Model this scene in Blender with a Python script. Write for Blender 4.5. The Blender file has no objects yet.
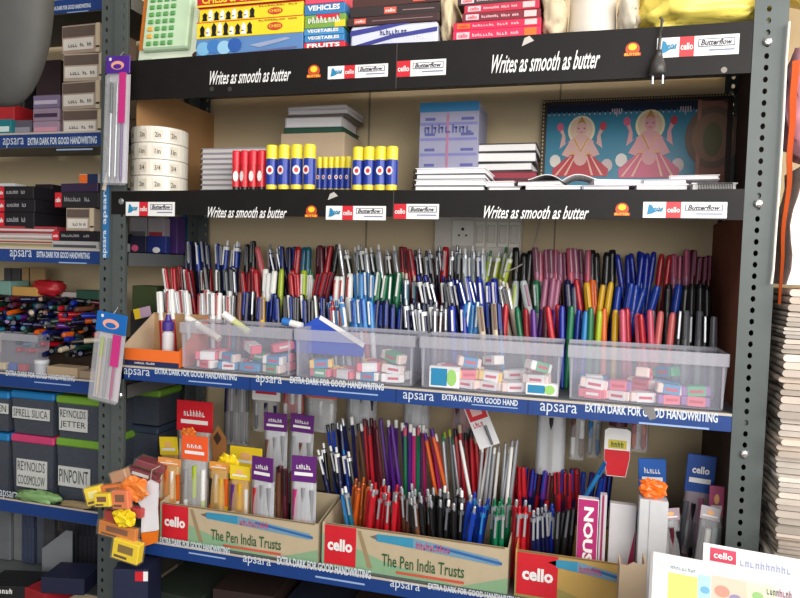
import bpy, math, random
from mathutils import Vector, Matrix, noise
random.seed(11)
SC = bpy.context.scene
COL = SC.collection
RAD = math.radians

# ------------------------------------------------------------------ camera frame (photo 800 x 598)
CAM = Vector((.7878, -1.0007, 1.35)); YAW, PIT, ROL, FPX = .268, .0487, .030, 656.
_cy, _sy, _cp, _sp, _cr, _sr = math.cos(YAW), math.sin(YAW), math.cos(PIT), math.sin(PIT), math.cos(ROL), math.sin(ROL)
_f = Vector((-_sy*_cp, _cy*_cp, -_sp)); _r0 = Vector((_cy, _sy, 0)); _u0 = _r0.cross(_f)
_r = _cr*_r0 + _sr*_u0; _u = -_sr*_r0 + _cr*_u0
def at(px, py, Y):
    d = _f*FPX + _r*(px-400) + _u*(299-py)
    return CAM + d*((Y-CAM.y)/d.y)
def fr(px0, px1, py0, py1, Y):
    xm, ym = (px0+px1)/2, (py0+py1)/2
    return at(px0, ym, Y).x, at(px1, ym, Y).x, at(xm, py1, Y).z, at(xm, py0, Y).z
S1, S2, S3, S4 = 1.698, 1.471, 1.160, .848          # shelf tops

# ------------------------------------------------------------------ materials
def lin(v):
    v /= 255.
    return v/12.92 if v <= .04045 else ((v+.055)/1.055)**2.4
MATS = {}
def M(rgb, rough=.5, metal=0., kind='plain', var=.10, alpha=1.):
    key = (tuple(rgb), rough, metal, kind, var, alpha)
    if key in MATS: return MATS[key]
    m = bpy.data.materials.new('%s_%02x%02x%02x' % ((kind,)+tuple(int(v) for v in rgb)))
    m.use_nodes = True; nt = m.node_tree; N = nt.nodes; L = nt.links
    b = N['Principled BSDF']
    col = (lin(rgb[0]), lin(rgb[1]), lin(rgb[2]), 1)
    b.inputs['Roughness'].default_value = rough; b.inputs['Metallic'].default_value = metal
    b.inputs['Base Color'].default_value = col
    if kind == 'card' and max(rgb) < 40: b.inputs['Specular IOR Level'].default_value = .22
    tc = N.new('ShaderNodeTexCoord')
    if var:
        nz = N.new('ShaderNodeTexNoise'); nz.inputs['Scale'].default_value = 35 if kind != 'wall' else 4
        nz.inputs['Detail'].default_value = 4
        L.new(tc.outputs['Object'], nz.inputs['Vector'])
        mx = N.new('ShaderNodeMix'); mx.data_type = 'RGBA'
        mx.inputs['A'].default_value = tuple(v*(1-var) for v in col[:3])+(1,)
        mx.inputs['B'].default_value = tuple(min(1, v*(1+var)+.004) for v in col[:3])+(1,)
        L.new(nz.outputs['Fac'], mx.inputs['Factor']); L.new(mx.outputs['Result'], b.inputs['Base Color'])
        if kind in ('paint', 'card', 'wall', 'film'):
            bp = N.new('ShaderNodeBump'); bp.inputs['Strength'].default_value = .12 if kind != 'film' else .5
            bp.inputs['Distance'].default_value = .002
            L.new(nz.outputs['Fac'], bp.inputs['Height']); L.new(bp.outputs['Normal'], b.inputs['Normal'])
    if kind == 'pages':                       # stripes of paper edges
        wv = N.new('ShaderNodeTexWave'); wv.bands_direction = 'Z'; wv.inputs['Scale'].default_value = 260
        wv.inputs['Distortion'].default_value = 1.5
        L.new(tc.outputs['Object'], wv.inputs['Vector'])
        m2 = N.new('ShaderNodeMix'); m2.data_type = 'RGBA'
        m2.inputs['A'].default_value = tuple(v*.82 for v in col[:3])+(1,); m2.inputs['B'].default_value = col
        L.new(wv.outputs['Fac'], m2.inputs['Factor']); L.new(m2.outputs['Result'], b.inputs['Base Color'])
    if alpha < 1:
        out = N['Material Output']; tr = N.new('ShaderNodeBsdfTransparent'); ms = N.new('ShaderNodeMixShader')
        ms.inputs[0].default_value = alpha
        L.new(tr.outputs[0], ms.inputs[1]); L.new(b.outputs[0], ms.inputs[2]); L.new(ms.outputs[0], out.inputs['Surface'])
    MATS[key] = m; return m
BLACK = M((22, 20, 22), .35); WHITE = M((235, 235, 235), .45); RED = M((205, 30, 45), .4)
POST = M((80, 88, 88), .5, .15, 'paint'); DARKHOLE = M((25, 26, 28), .7)
STRIP = M((19, 16, 17), .5, 0, 'card', .15); TRIM = M((18, 58, 126), .4); TRIML = M((205, 215, 228), .4)
CARD = M((176, 138, 98), .8, 0, 'card'); CARDL = M((200, 178, 150), .8, 0, 'card'); CARDD = M((70, 52, 42), .85, 0, 'card')
METAL = M((200, 202, 205), .25, .9, 'metal', 0); GOLD = M((190, 150, 70), .3, .8, 'metal', 0)
PAGES = M((240, 238, 238), .7, 0, 'pages'); PAGESG = M((206, 202, 204), .7, 0, 'pages')
FILM = M((225, 228, 232), .2, 0, 'film', .1, .26); CLEARP = M((196, 198, 214), .22, 0, 'tray', .05, .27)
GREEN = M((60, 140, 70), .5); CYAN = M((30, 130, 175), .5); YELL = M((238, 205, 40), .5); ORANGE = M((235, 110, 30), .5)

# ------------------------------------------------------------------ text as geometry
_tc = {}
def text_geo(s, weight=0., shear=0.):
    k = (s, weight, shear)
    if k in _tc: return _tc[k]
    cu = bpy.data.curves.new('lettering', 'FONT'); cu.body = s; cu.resolution_u = 2; cu.offset = weight; cu.shear = shear
    o = bpy.data.objects.new('lettering', cu); COL.objects.link(o)
    bpy.context.view_layer.update()
    ev = o.evaluated_get(bpy.context.evaluated_depsgraph_get()); me = ev.to_mesh()
    vs = [(v.co.x, v.co.y) for v in me.vertices]; fs = [tuple(p.vertices) for p in me.polygons]
    ev.to_mesh_clear(); bpy.data.objects.remove(o); bpy.data.curves.remove(cu)
    x0 = min(v[0] for v in vs); x1 = max(v[0] for v in vs); y0 = min(v[1] for v in vs); y1 = max(v[1] for v in vs)
    vs = [((a-x0)/(x1-x0), (b-y0)/(y1-y0)) for a, b in vs]
    _tc[k] = (vs, fs); return _tc[k]

# ------------------------------------------------------------------ mesh builder
class MB:
    def __init__(s): s.v = []; s.f = []; s.m = []; s.mats = []; s.T = Matrix.Identity(4)
    def mi(s, m):
        if m not in s.mats: s.mats.append(m)
        return s.mats.index(m)
    def add(s, vs, fs, m):
        b = len(s.v); i = s.mi(m)
        s.v += [tuple(s.T @ Vector(v)) for v in vs]; s.f += [tuple(b+k for k in f) for f in fs]; s.m += [i]*len(fs); return s
    def box(s, x0, x1, y0, y1, z0, z1, m, bev=0.):
        if bev:
            b = min(bev, (x1-x0)*.45, (y1-y0)*.45, (z1-z0)*.45)
            vs = []; 
            for X, sx in ((x0, 1), (x1, -1)):
                for Y, sy in ((y0, 1), (y1, -1)):
                    for Z, sz in ((z0, 1), (z1, -1)):
                        vs += [(X, Y+sy*b, Z+sz*b), (X+sx*b, Y, Z+sz*b), (X+sx*b, Y+sy*b, Z)]
            def q(i, j, k, a): return (i*4+j*2+k)*3+a
            fs = [(q(0,0,0,0), q(0,0,1,0), q(0,1,1,0), q(0,1,0,0)), (q(1,0,0,0), q(1,1,0,0), q(1,1,1,0), q(1,0,1,0)),
                  (q(0,0,0,1), q(1,0,0,1), q(1,0,1,1), q(0,0,1,1)), (q(0,1,0,1), q(0,1,1,1), q(1,1,1,1), q(1,1,0,1)),
                  (q(0,0,0,2), q(0,1,0,2), q(1,1,0,2), q(1,0,0,2)), (q(0,0,1,2), q(1,0,1,2), q(1,1,1,2), q(0,1,1,2))]
            for j in (0, 1):
                for k in (0, 1): fs.append((q(0,j,k,1), q(1,j,k,1), q(1,j,k,2), q(0,j,k,2)))
            for i in (0, 1):
                for k in (0, 1): fs.append((q(i,0,k,0), q(i,1,k,0), q(i,1,k,2), q(i,0,k,2)))
                for j in (0, 1): fs.append((q(i,j,0,0), q(i,j,1,0), q(i,j,1,1), q(i,j,0,1)))
                for j in (0, 1):
                    for k in (0, 1): fs.append((q(i,j,k,0), q(i,j,k,1), q(i,j,k,2)))
            return s.add(vs, fs, m)
        vs = [(x, y, z) for x in (x0, x1) for y in (y0, y1) for z in (z0, z1)]
        return s.add(vs, [(0,1,3,2), (4,6,7,5), (0,4,5,1), (2,3,7,6), (0,2,6,4), (1,5,7,3)], m)
    def rect(s, x0, x1, z0, z1, y, m):           # printed patch on a face that looks to -Y
        return s.add([(x0,y,z0), (x1,y,z0), (x1,y,z1), (x0,y,z1)], [(0,1,2,3)], m)
    def poly(s, pts, y, m): return s.add([(a, y, b) for a, b in pts], [tuple(range(len(pts)))], m)
    def ell(s, cx, cz, rx, rz, y, m, n=14): return s.poly([(cx+rx*math.cos(2*math.pi*i/n), cz+rz*math.sin(2*math.pi*i/n)) for i in range(n)], y, m)
    def prism(s, pts, y0, y1, m):                # outline in XZ, thickness in Y
        n = len(pts); vs = [(a, y0, b) for a, b in pts]+[(a, y1, b) for a, b in pts]
        return s.add(vs, [tuple(range(n)), tuple(range(2*n-1, n-1, -1))]+[(i, (i+1) % n, n+(i+1) % n, n+i) for i in range(n)], m)
    def text(s, t, x0, x1, z0, z1, y, m, weight=0., shear=0., rot=0):
        if t.startswith('~'):                          # print too small or blurred to read: rows of tiny ink strokes
            rr = random.Random(len(t)+int(x1*9999)); n = max(4, len(t)); h = z1-z0; w_ = (x1-x0)/n
            for i in range(n):
                if t[i:i+1] in (' ', ''): continue
                a = x0+i*w_; q = rr.random()
                s.rect(a+.1*w_, a+.34*w_, z0, z0+h*(1 if q > .6 else .75), y, m); s.rect(a+.34*w_, a+.8*w_, z0+h*(.5 if q > .4 else 0), z0+h*(.72 if q > .4 else .22), y, m)
                if q > .3: s.rect(a+.58*w_, a+.8*w_, z0, z0+h*.7, y, m)
            return s
        vs, fs = text_geo(t, weight, shear)
        if rot == 90: P = [(x1-(x1-x0)*b, y, z0+(z1-z0)*a) for a, b in vs]
        elif rot == -90: P = [(x0+(x1-x0)*b, y, z1-(z1-z0)*a) for a, b in vs]
        else: P = [(x0+(x1-x0)*a, y, z0+(z1-z0)*b) for a, b in vs]
        return s.add(P, fs, m)
    def lathe(s, prof, m, n=12, cx=0., cy=0.):   # prof: (r, z[, mat])
        vs = []
        for p in prof:
            vs += [(cx+p[0]*math.cos(2*math.pi*i/n), cy+p[0]*math.sin(2*math.pi*i/n), p[1]) for i in range(n)]
        for j in range(len(prof)-1):
            mm = prof[j+1][2] if len(prof[j+1]) > 2 else m
            s.add([vs[j*n+i] for i in range(n)]+[vs[(j+1)*n+i] for i in range(n)], [(i, (i+1) % n, n+(i+1) % n, n+i) for i in range(n)], mm)
        s.add([vs[i] for i in range(n)], [tuple(range(n-1, -1, -1))], m)
        mm = prof[-1][2] if len(prof[-1]) > 2 else m
        s.add([vs[(len(prof)-1)*n+i] for i in range(n)], [tuple(range(n))], mm); return s
    def tube(s, pts, r, m, n=8):
        pts = [Vector(p) for p in pts]; rings = []
        for i, p in enumerate(pts):
            d = (pts[min(i+1, len(pts)-1)]-pts[max(i-1, 0)]).normalized()
            a = d.cross(Vector((0, 0, 1)) if abs(d.z) < .9 else Vector((1, 0, 0))).normalized(); b = d.cross(a)
            rr = r[i] if isinstance(r, (list, tuple)) else r
            rings += [p+a*rr*math.cos(2*math.pi*k/n)+b*rr*math.sin(2*math.pi*k/n) for k in range(n)]
        fs = []
        for i in range(len(pts)-1): fs += [(i*n+k, i*n+(k+1) % n, (i+1)*n+(k+1) % n, (i+1)*n+k) for k in range(n)]
        fs += [tuple(range(n)), tuple(range((len(pts)-1)*n, len(pts)*n))]
        return s.add(rings, fs, m)
    def blob(s, c, r, m, seed=0, amp=.15, nu=22, nv=14, fq=2.5, sq=1.):
        vs = []
        for j in range(nv+1):
            t = math.pi*j/nv
            for i in range(nu):
                p = 2*math.pi*i/nu
                d = Vector((math.sin(t)*math.cos(p), math.sin(t)*math.sin(p), math.cos(t)))
                d = Vector([math.copysign(abs(q)**sq, q) for q in d])
                k = 1+amp*noise.noise(d*fq+Vector((seed*7.3, seed*3.1, seed)))+amp*.5*noise.noise(d*fq*3+Vector((seed, 0, seed*2)))
                vs.append((c[0]+r[0]*d.x*k, c[1]+r[1]*d.y*k, c[2]+r[2]*d.z*k))
        return s.add(vs, [(j*nu+i, j*nu+(i+1) % nu, (j+1)*nu+(i+1) % nu, (j+1)*nu+i) for j in range(nv) for i in range(nu)], m)
    def build(s, name, parent=None, label=None, smooth=False):
        me = bpy.data.meshes.new(name); me.from_pydata(s.v, [], s.f)
        for m in s.mats: me.materials.append(m)
        me.polygons.foreach_set('material_index', s.m)
        if smooth: me.polygons.foreach_set('use_smooth', [True]*len(s.f))
        me.update()
        o = bpy.data.objects.new(name, me); COL.objects.link(o)
        if parent is not None: o.parent = parent
        if label: o['label'] = label
        return o
def tag(o, label, cat, group=None, kind=None):
    o['label'] = label; o['category'] = cat
    if group: o['group'] = group
    if kind: o['kind'] = kind
    return o
def thing(name, label, cat, loc=(0,0,0), rot=(0,0,0), group=None):
    o = bpy.data.objects.new(name, None); o.empty_display_size = .02; COL.objects.link(o)
    o.location = loc; o.rotation_euler = rot
    return tag(o, label, cat, group)
def struct(o): o['kind'] = 'structure'; return o
def copy_tree(o, parent=None):
    c = o.copy(); COL.objects.link(c)
    if parent is not None: c.parent = parent
    for ch in list(o.children): copy_tree(ch, c)
    return c

# ------------------------------------------------------------------ setting
WALLC = M((210, 191, 156), .8, 0, 'wall', .07)
struct(MB().box(-1.6, 2.6, .275, .40, 0, 2.7, WALLC).build('wall_back'))
struct(MB().box(-1.6, 2.6, -3.2, .40, -.1, 0, M((120, 112, 104), .6, 0, 'wall')).build('floor'))
struct(MB().box(-1.6, 2.6, -1.2, .40, 2.7, 2.8, M((190, 185, 178), .8, 0, 'wall')).build('ceiling'))
struct(MB().box(-1.7, -1.6, -1.6, .40, 0, 2.7, M((150, 140, 125), .8, 0, 'wall')).build('wall_left'))
w = MB()
w.box(.36, .364, .2742, .2752, .9, 2.2, M((150, 136, 112), .8))
w.box(.735, .738, .2742, .2752, .9, 2.2, M((150, 136, 112), .8))
struct(w.build('trim_1'))

# ------------------------------------------------------------------ slotted racks
def slotted(mb, o, ax, w, z0, z1, pitch, rx, rz, m, off=.5, t=.0018):
    """perforated flange: starts at o, runs along ax ('x' or 'y') for w, from z0 to z1"""
    n = int((z1-z0)/pitch); p = (z1-z0)/n
    def P(a, b, d):
        return (o[0]+a, o[1]+d, b) if ax == 'x' else (o[0]+d, o[1]+a, b)
    for k in range(n):
        za = z0+k*p; c = (w*off, za+p/2)
        o8 = [(w, za+p/2), (w, za+p), (w*off, za+p), (0, za+p), (0, za+p/2), (0, za), (w*off, za), (w, za)]
        h = [(c[0]+rx*math.cos(math.pi*i/4), c[1]+rz*math.sin(math.pi*i/4)) for i in range(8)]
        vs = [P(a, b, 0) for a, b in o8+h]+[P(a, b, t) for a, b in o8+h]
        fs = []
        for i in range(8):
            j = (i+1) % 8
            fs += [(i, j, 8+j, 8+i), (16+i, 24+i, 24+j, 16+j), (8+i, 8+j, 24+j, 24+i)]
        fs += [(i, (i+1) % 8, 16+(i+1) % 8, 16+i) for i in range(8)]
        mb.add(vs, fs, m)
def bolt(mb, x, y, z, r=.006): 
    T = mb.T; mb.T = T @ Matrix.Translation((x, y, z)) @ Matrix.Rotation(RAD(90), 4, 'X')
    mb.lathe([(r, 0), (r, .002), (r*.7, .0035), (r*.3, .004)], METAL, 8); mb.T = T

rack = thing('shelving_rack', 'grey slotted steel rack whose shelf fronts carry black and blue advertising strips', 'shelf rack', (0, 0, 0))
def post(x, y, wx, zt, fl, rack, off=.42, side=None, pitch=.0155):
    mb = MB(); slotted(mb, (x, y), 'x', wx, 0.0, zt, pitch, .0031, .0042, POST, off)
    sx = x if side == 'l' else x+wx-.0018
    slotted(mb, (sx, y+.002 if fl > 0 else y-.038), 'y', .036, 0.0, zt, pitch, .0035, .0045, POST, .5)
    for z in (S1-.03, S2-.02, S3-.055, S4-.02):
        bolt(mb, x+wx*off, y-.0005, z)
    mb.build('post', rack)
post(.999, -.004, .042, 1.735, 1, rack, .42, 'r')
post(-.020, -.006, .026, 2.05, 1, rack, .72, 'l', .019)
post(-.020, .262, .026, 2.05, -1, rack, .72, 'l', .019)
post(1.015, .262, .026, 1.735, -1, rack, .5, 'r')
SHM = M((104, 108, 110), .5, .3, 'paint')
for z, t in ((S1, .028), (S2, .028), (S3, .02), (S4, .018), (.50, .018), (.12, .018)):
    mb = MB(); mb.box(-.016, 1.036, .001, .262, z-.0015, z, SHM)
    mb.box(-.016, 1.036, .001, .003, z-t, z-.0015, SHM)
    mb.build('shelf_board', rack)
# brown side boards
mb = MB(); mb.box(.0068, .0088, .02, .2745, S2+.001, S1-.032, M((178, 134, 88), .8, 0, 'card')); mb.build('side_board', rack, 'brown cardboard side panel of the upper left compartment')
RB = M((128, 74, 48), .8, 0, 'card')
for a, b in ((S3, S2), (S4, S3)):
    mb = MB(); mb.box(1.010, 1.0135, .035, .272, a+.001, b-.03, RB if a > S4 else CARDD); mb.build('side_board', rack, 'brown board closing the right side')
mb = MB(); mb.box(1.0365, 1.0385, .035, .262, .0, 1.70, CARDD); mb.build('side_board', rack, 'dark outer board added on the right side to darken the post holes')  # dark backing added so the right post's holes do not show bright wall
# black strips with slogan
def pxX(px, py, Y=-.004): return at(px, py, Y).x
def label_cello(mb, x0, x1, z0, z1, y, full=True):
    mb.rect(x0, x1, z0, z1, y, WHITE); w_ = x1-x0; h = z1-z0
    if full:
        a, b = x0+w_*.05, x0+w_*.25
        mb.prism([(a, z0+h*.2), (a+.3*(b-a), z0+h*.25), (b, z0+h*.62), (b-.1*(b-a), z0+h*.5), (a+.5*(b-a), z0+h*.42), (a+.28*(b-a), z0+h*.8), (a+.1*(b-a), z0+h*.85)], y-.0006, y-.0003, CYAN)
        mb.text('ens', a+.35*(b-a), b, z0+h*.38, z0+h*.66, y-.0008, CYAN, .02, .4)
        r0, r1 = x0+w_*.28, x0+w_*.46
    else: r0, r1 = x0, x0+w_*.28
    mb.rect(r0, r1, z0, z1, y-.0004, RED); mb.text('cello', r0+.08*(r1-r0), r1-.08*(r1-r0), z0+h*.33, z0+h*.68, y-.0008, WHITE, .02)
    a, b = r1+w_*.05, x1-w_*.05; NB = M((30, 34, 60), .5)
    mb.rect(a, b, z0+h*.44, z0+h*.84, y-.0004, NB); mb.rect(a+.001, b-.001, z0+h*.48, z0+h*.80, y-.0005, WHITE)
    mb.text('Butterflow', a+.003, b-.003, z0+h*.50, z0+h*.79, y-.0008, NB, .03, .3)
    mb.rect(a+.3*(b-a), b, z0+h*.22, z0+h*.30, y-.0004, M((120, 130, 160), .5))
def strip(x0, x1, zt, zb, y, items):
    # a slightly wavy sheet of glossy card with thickness
    mb = MB(); n = 40; vs = []
    for i in range(n+1):
        x = x0+(x1-x0)*i/n; wv = .0012*noise.noise(Vector((x*6, zt, 0))); dz = .0022*noise.noise(Vector((x*4, 5, zt)))
        vs += [(x, y+wv*0, zt+dz), (x, y+wv*0, zb-dz*.5), (x, y+.0012, zb-dz*.5), (x, y+.0012, zt+dz)]
    fs = []
    for i in range(n):
        a = i*4; b = a+4; fs += [(a, a+1, b+1, b), (a+1, a+2, b+2, b+1), (a+2, a+3, b+3, b+2), (a+3, a, b, b+3)]
    mb.add(vs, fs, STRIP)
    for it in items:
        k, pa, pb, pt, pbm = it; xa, xb, za, zb_ = fr(pa, pb, pt, pbm, y)
        if k == 'slogan': mb.text('Writes as smooth as butter', xa, xb, za, zb_, y-.0006, WHITE, .012, .5)
        elif k == 'logo':
            r = (xb-xa)/2; cx = (xa+xb)/2; cz = (za+zb_)/2
            mb.ell(cx, cz+r*.1, r*.85, r*.85, y-.0005, M((190, 70, 25), .5)); mb.ell(cx, cz+r*.35, r*.5, r*.4, y-.0007, YELL)
            mb.rect(cx-r, cx+r, cz-r*.75, cz-r*.35, y-.0008, M((200, 60, 30), .5)); mb.text('BUTTER', cx-r*.9, cx+r*.9, cz-r*.7, cz-r*.4, y-.001, YELL, .02)
        elif k == 'full': label_cello(mb, xa, xb, za, zb_, y-.0005, True)
        elif k == 'part': label_cello(mb, xa, xb, za, zb_, y-.0005, False)
        elif k == 'seam': mb.box(xa, xa+.0015, y-.0008, y, zb, zt, M((60, 54, 52), .4))
        elif k == 'rivet': mb.ell((xa+xb)/2, (za+zb_)/2, .004, .004, y-.0005, M((90, 84, 80), .3, .6))
        elif k == 'tear': mb.poly([(xa, za), (xb, (za+zb_)/2), (xa+.6*(xb-xa), zb_), (xa+.2*(xb-xa), zb_-.003)], y-.0005, M((190, 186, 180), .5))
    return mb.build('advertising_strip', rack, 'black glossy card strip with white slogan and cello labels')
strip(.006, .998, S1-.001, 1.627, -.0055, [('slogan', 210, 291, 69, 83), ('logo', 307, 321, 65, 79), ('full', 328, 388, 65, 78), ('seam', 396, 397, 50, 90),
      ('part', 397, 446, 60, 76), ('slogan', 492, 600, 52, 71), ('logo', 624, 641, 42, 58), ('full', 657, 739, 36, 56), ('rivet', 208, 216, 85, 93),
      ('rivet', 226, 234, 85, 93), ('tear', 522, 534, 36, 46), ('rivet', 720, 728, 66, 74)])
strip(-.022, .998, S2-.0005, 1.428, -.008, [('full', 126, 175, 202, 216), ('slogan', 208, 287, 207, 218), ('logo', 305, 318, 206, 218), ('full', 326, 386, 206, 220),
      ('seam', 393, 394, 192, 218), ('part', 394, 439, 204, 219), ('slogan', 484, 589, 206, 219), ('logo', 614, 630, 203, 217), ('full', 643, 727, 202, 218), ('tear', 328, 338, 192, 200)])
def trim_strip(x0, x1, zt, zb, y, items, nm='shelf_edge_strip', par=rack):
    mb = MB(); mb.box(x0, x1, y, y+.0012, zb, zt, TRIM); mb.box(x0, x1, y-.0004, y+.0004, zt, zt+.0035, M((190, 180, 168), .5))
    for k, pa, pb, pt, pbm in items:
        xa, xb, za, zb_ = fr(pa, pb, pt, pbm, y)
        if k == 'a': mb.text('apsara', xa, xb, za, zb_, y-.0006, TRIML, .0)
        elif k == 'e':
            xm = xa+(xb-xa)*.42
            h = zb_-za
            mb.text('EXTRA DARK FOR GOOD HANDWRITING', xa, xb, za+h*.38, zb_, y-.0006, TRIML, .03)
            mb.box(xm, xb-.06*(xb-xa), y-.0004, y, za-h*.12, za+h*.0, M((150, 175, 215), .5))
        elif k == 'h':
            mb.text('EXTRA DARK FOR GOOD HAND', xa, xb, za+.25*(zb_-za), zb_, y-.0006, TRIML, .03)
            xm = xa+(xb-xa)*.4; mb.box(xm, xb, y-.0004, y, za-.001, za+.0005, M((150, 175, 215), .5))
        elif k == 'x': mb.poly([(xa, zb_), (xa+.35*(xb-xa), za+.5*(zb_-za)), (xa+.6*(xb-xa), za), (xb, za+.2*(zb_-za)), (xb-.2*(xb-xa), zb_)], y-.0008, M((120, 118, 120), .6))
        elif k == 's': mb.box(xa, xa+.001, y-.0006, y, zb, zt, M((10, 30, 80), .4))
    return mb.build(nm, par, 'blue strip reading apsara extra dark for good handwriting')
trim_strip(-.022, .998, S3-.0035, 1.1345, -.006, [('a', 124, 150, 369, 378), ('e', 155, 237, 371, 381), ('s', 250, 251, 374, 384), ('a', 256, 282, 376, 386), ('e', 290, 384, 380, 391),
      ('s', 396, 397, 388, 398), ('a', 403, 434, 393, 403), ('h', 442, 518, 397, 405), ('s', 528, 529, 396, 410), ('a', 540, 577, 404, 416), ('e', 585, 718, 408, 423), ('x', 640, 657, 407, 420)])
trim_strip(-.0, .998, S4-.0035, .8225, -.006, [('e', 160, 230, 542, 553), ('a', 243, 271, 557, 567), ('e', 277, 371, 563, 577), ('a', 390, 420, 582, 592), ('e', 428, 520, 590, 600)])

# left rack
LY = .05
lrack = thing('shelving_rack', 'second steel rack at the left edge with narrow blue shelf strips', 'shelf rack', (0, 0, 0))
mb = MB(); slotted(mb, (-.050, -.002), 'x', .029, 0, 2.05, .019, .0031, .0042, POST, .35); slotted(mb, (-.0515, .0), 'y', .036, 0, 2.05, .019, .0035, .0045, POST, .5)
mb.build('post', lrack)
mb = MB(); slotted(mb, (-.058, .262), 'x', .036, 0, 2.05, .019, .0031, .0042, POST, .35); mb.build('post', lrack)
LS = [1.832, 1.584, 1.363, 1.115, .862, .50]
def LZ(i): return LS[i]
for i, z in enumerate(LS):
    mb = MB(); mb.box(-.80, -.024, LY-.01 if i < 9 else 0, .262, z-.0015, z, SHM); mb.box(-.80, -.024, LY-.01, LY-.008, z-.026, z-.0015, SHM)
    mb.box(-.0255, -.024, .04, .262, z-.026, z, SHM)
    mb.build('shelf_board', lrack)
LT = [[('e', 50, 91, 5, 12)], [('a', 3, 24, 138, 148), ('e', 28, 97, 137, 149)], [('a', 10, 32, 250, 260), ('e', 37, 90, 252, 262)], [('e', 6, 75, 373, 382)], [('a', 0, 18, 491, 500)], []]
for i, z in enumerate(LS[:5]):
    zt = z-.0005; trim_strip(-.80, -.052, zt, zt-.024, LY-.012, LT[i], 'shelf_edge_strip', lrack)
mb = MB()
x0, x1, z0, z1 = fr(103, 109, 172, 258, -.003)
mb.box(x0, x1, -.0038, -.0022, z0, z1, M((40, 110, 170), .4)); mb.text('apsara', x0+.002, x1-.002, z0+.06, z0+.13, -.0044, TRIML, .02, 0, 90)
mb.text('apsara', x0+.002, x1-.002, z0+.0, z0+.05, -.0044, TRIML, .02, 0, 90)
mb.build('upright_sticker', lrack, 'blue vertical sticker on the post')

# ------------------------------------------------------------------ generic things
def carton(name, label, cat, x0, x1, y0, y1, z0, z1, m, deco=None, group=None, rz=0, bev=.0008, lid=None, pname='carton_body', tilt=0):
    cx, cy = (x0+x1)/2, (y0+y1)/2
    t = thing(name, label, cat, (cx, cy, z0), (tilt, 0, rz), group)
    hx, hy, h = (x1-x0)/2, (y1-y0)/2, z1-z0
    mb = MB(); mb.box(-hx, hx, -hy, hy, 0, h, m, bev)
    if deco: deco(mb, -hx, hx, 0, h, -hy-.0004)
    mb.build(pname, t)
    if lid:
        mb = MB(); mb.box(-hx-.001, hx+.001, -hy-.001, hy+.001, h*.8, h+.001, lid, .0008); mb.build('lid', t)
    return t
def notebook(label, x0, x1, y0, y1, z0, th, cov, group, spiral=None, rz=0, ry=0, pg=PAGES, name='notebook', rx=0):
    cx, cy = (x0+x1)/2, (y0+y1)/2; hx, hy = (x1-x0)/2, (y1-y0)/2
    t = thing(name, label, 'notebook', (cx, cy, z0), (rx, ry, rz), group)
    c = min(.0016, th*.14)
    mb = MB(); mb.box(-hx+.002, hx-.002, -hy+.002, hy-.002, c, th-c, pg); mb.build('pages', t)
    mb = MB(); mb.box(-hx, hx, -hy, hy, 0, c, cov); mb.box(-hx, hx, -hy, hy, th-c, th, cov)
    if not spiral: mb.box(-hx, -hx+c, -hy, hy, c, th-c, cov) if spiral is None else None
    mb.build('cover', t)
    if spiral:
        mb = MB(); n = 12; r = th*.5
        if spiral == 'l':
            for k in range(n):
                yy = -hy+.008+(2*hy-.016)*k/(n-1)
                mb.tube([(-hx-.001+r*1.1*math.cos(a), yy, th/2+r*.95*math.sin(a)) for a in [2*math.pi*q/8 for q in range(9)]], .0007, BLACK, 5)
        else:
            n = 22
            for k in range(n):
                xx = -hx+.008+(2*hx-.016)*k/(n-1)
                mb.tube([(xx, -hy-.001+r*1.0*math.cos(a), th/2+r*.92*math.sin(a)) for a in [2*math.pi*q/8 for q in range(9)]], .0007, BLACK, 5)
        mb.build('spiral', t, 'black wire spiral')
    return t

# ------------------------------------------------------------------ pens
CN = {'navy': ((15, 20, 74), 'dark blue'), 'blue': ((18, 62, 176), 'blue'), 'royal': ((16, 44, 170), 'royal blue'), 'red': ((200, 24, 40), 'red'), 'black': ((20, 20, 24), 'black'),
      'white': ((228, 228, 226), 'white'), 'silver': ((176, 180, 186), 'silver'), 'green': ((16, 120, 78), 'green'), 'lblue': ((46, 140, 214), 'light blue'), 'teal': ((16, 110, 140), 'teal'),
      'pink': ((226, 90, 120), 'pink'), 'mauve': ((176, 100, 136), 'mauve'), 'maroon': ((96, 24, 42), 'maroon'), 'lime': ((190, 214, 40), 'yellow green'), 'yellow': ((244, 190, 24), 'yellow'),
      'orange': ((240, 104, 24), 'orange'), 'purple': ((92, 36, 142), 'purple'), 'magenta': ((196, 40, 120), 'magenta'), 'grey': ((110, 112, 120), 'grey'), 'brown': ((120, 74, 52), 'brown'),
      'copper': ((190, 96, 48), 'copper'), 'clear': ((200, 212, 216), 'clear'), 'cream': ((222, 206, 180), 'cream'), 'salmon': ((230, 110, 110), 'salmon pink'), 'dgreen': ((24, 62, 48), 'dark green')}
def PM(c):
    if c not in ('silver', 'copper', 'clear', 'white'): return M(tuple(int(v*.86) for v in CN[c][0]), .3, 0, 'pen', 0)
    if c in ('silver', 'copper'): return M(CN[c][0], .28, .55, 'penmetal', 0)
    if c == 'clear': return M(CN[c][0], .15, 0, 'penclear', 0, .6)
    return M(CN[c][0], .28, 0, 'pen', 0)
KN = {'cap': 'capped pen', 'click': 'click pen', 'felt': 'felt tip pen', 'fat': 'marker pen', 'pencil': 'pencil', 'rod': 'slim pencil'}
PROTO = {}
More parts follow.
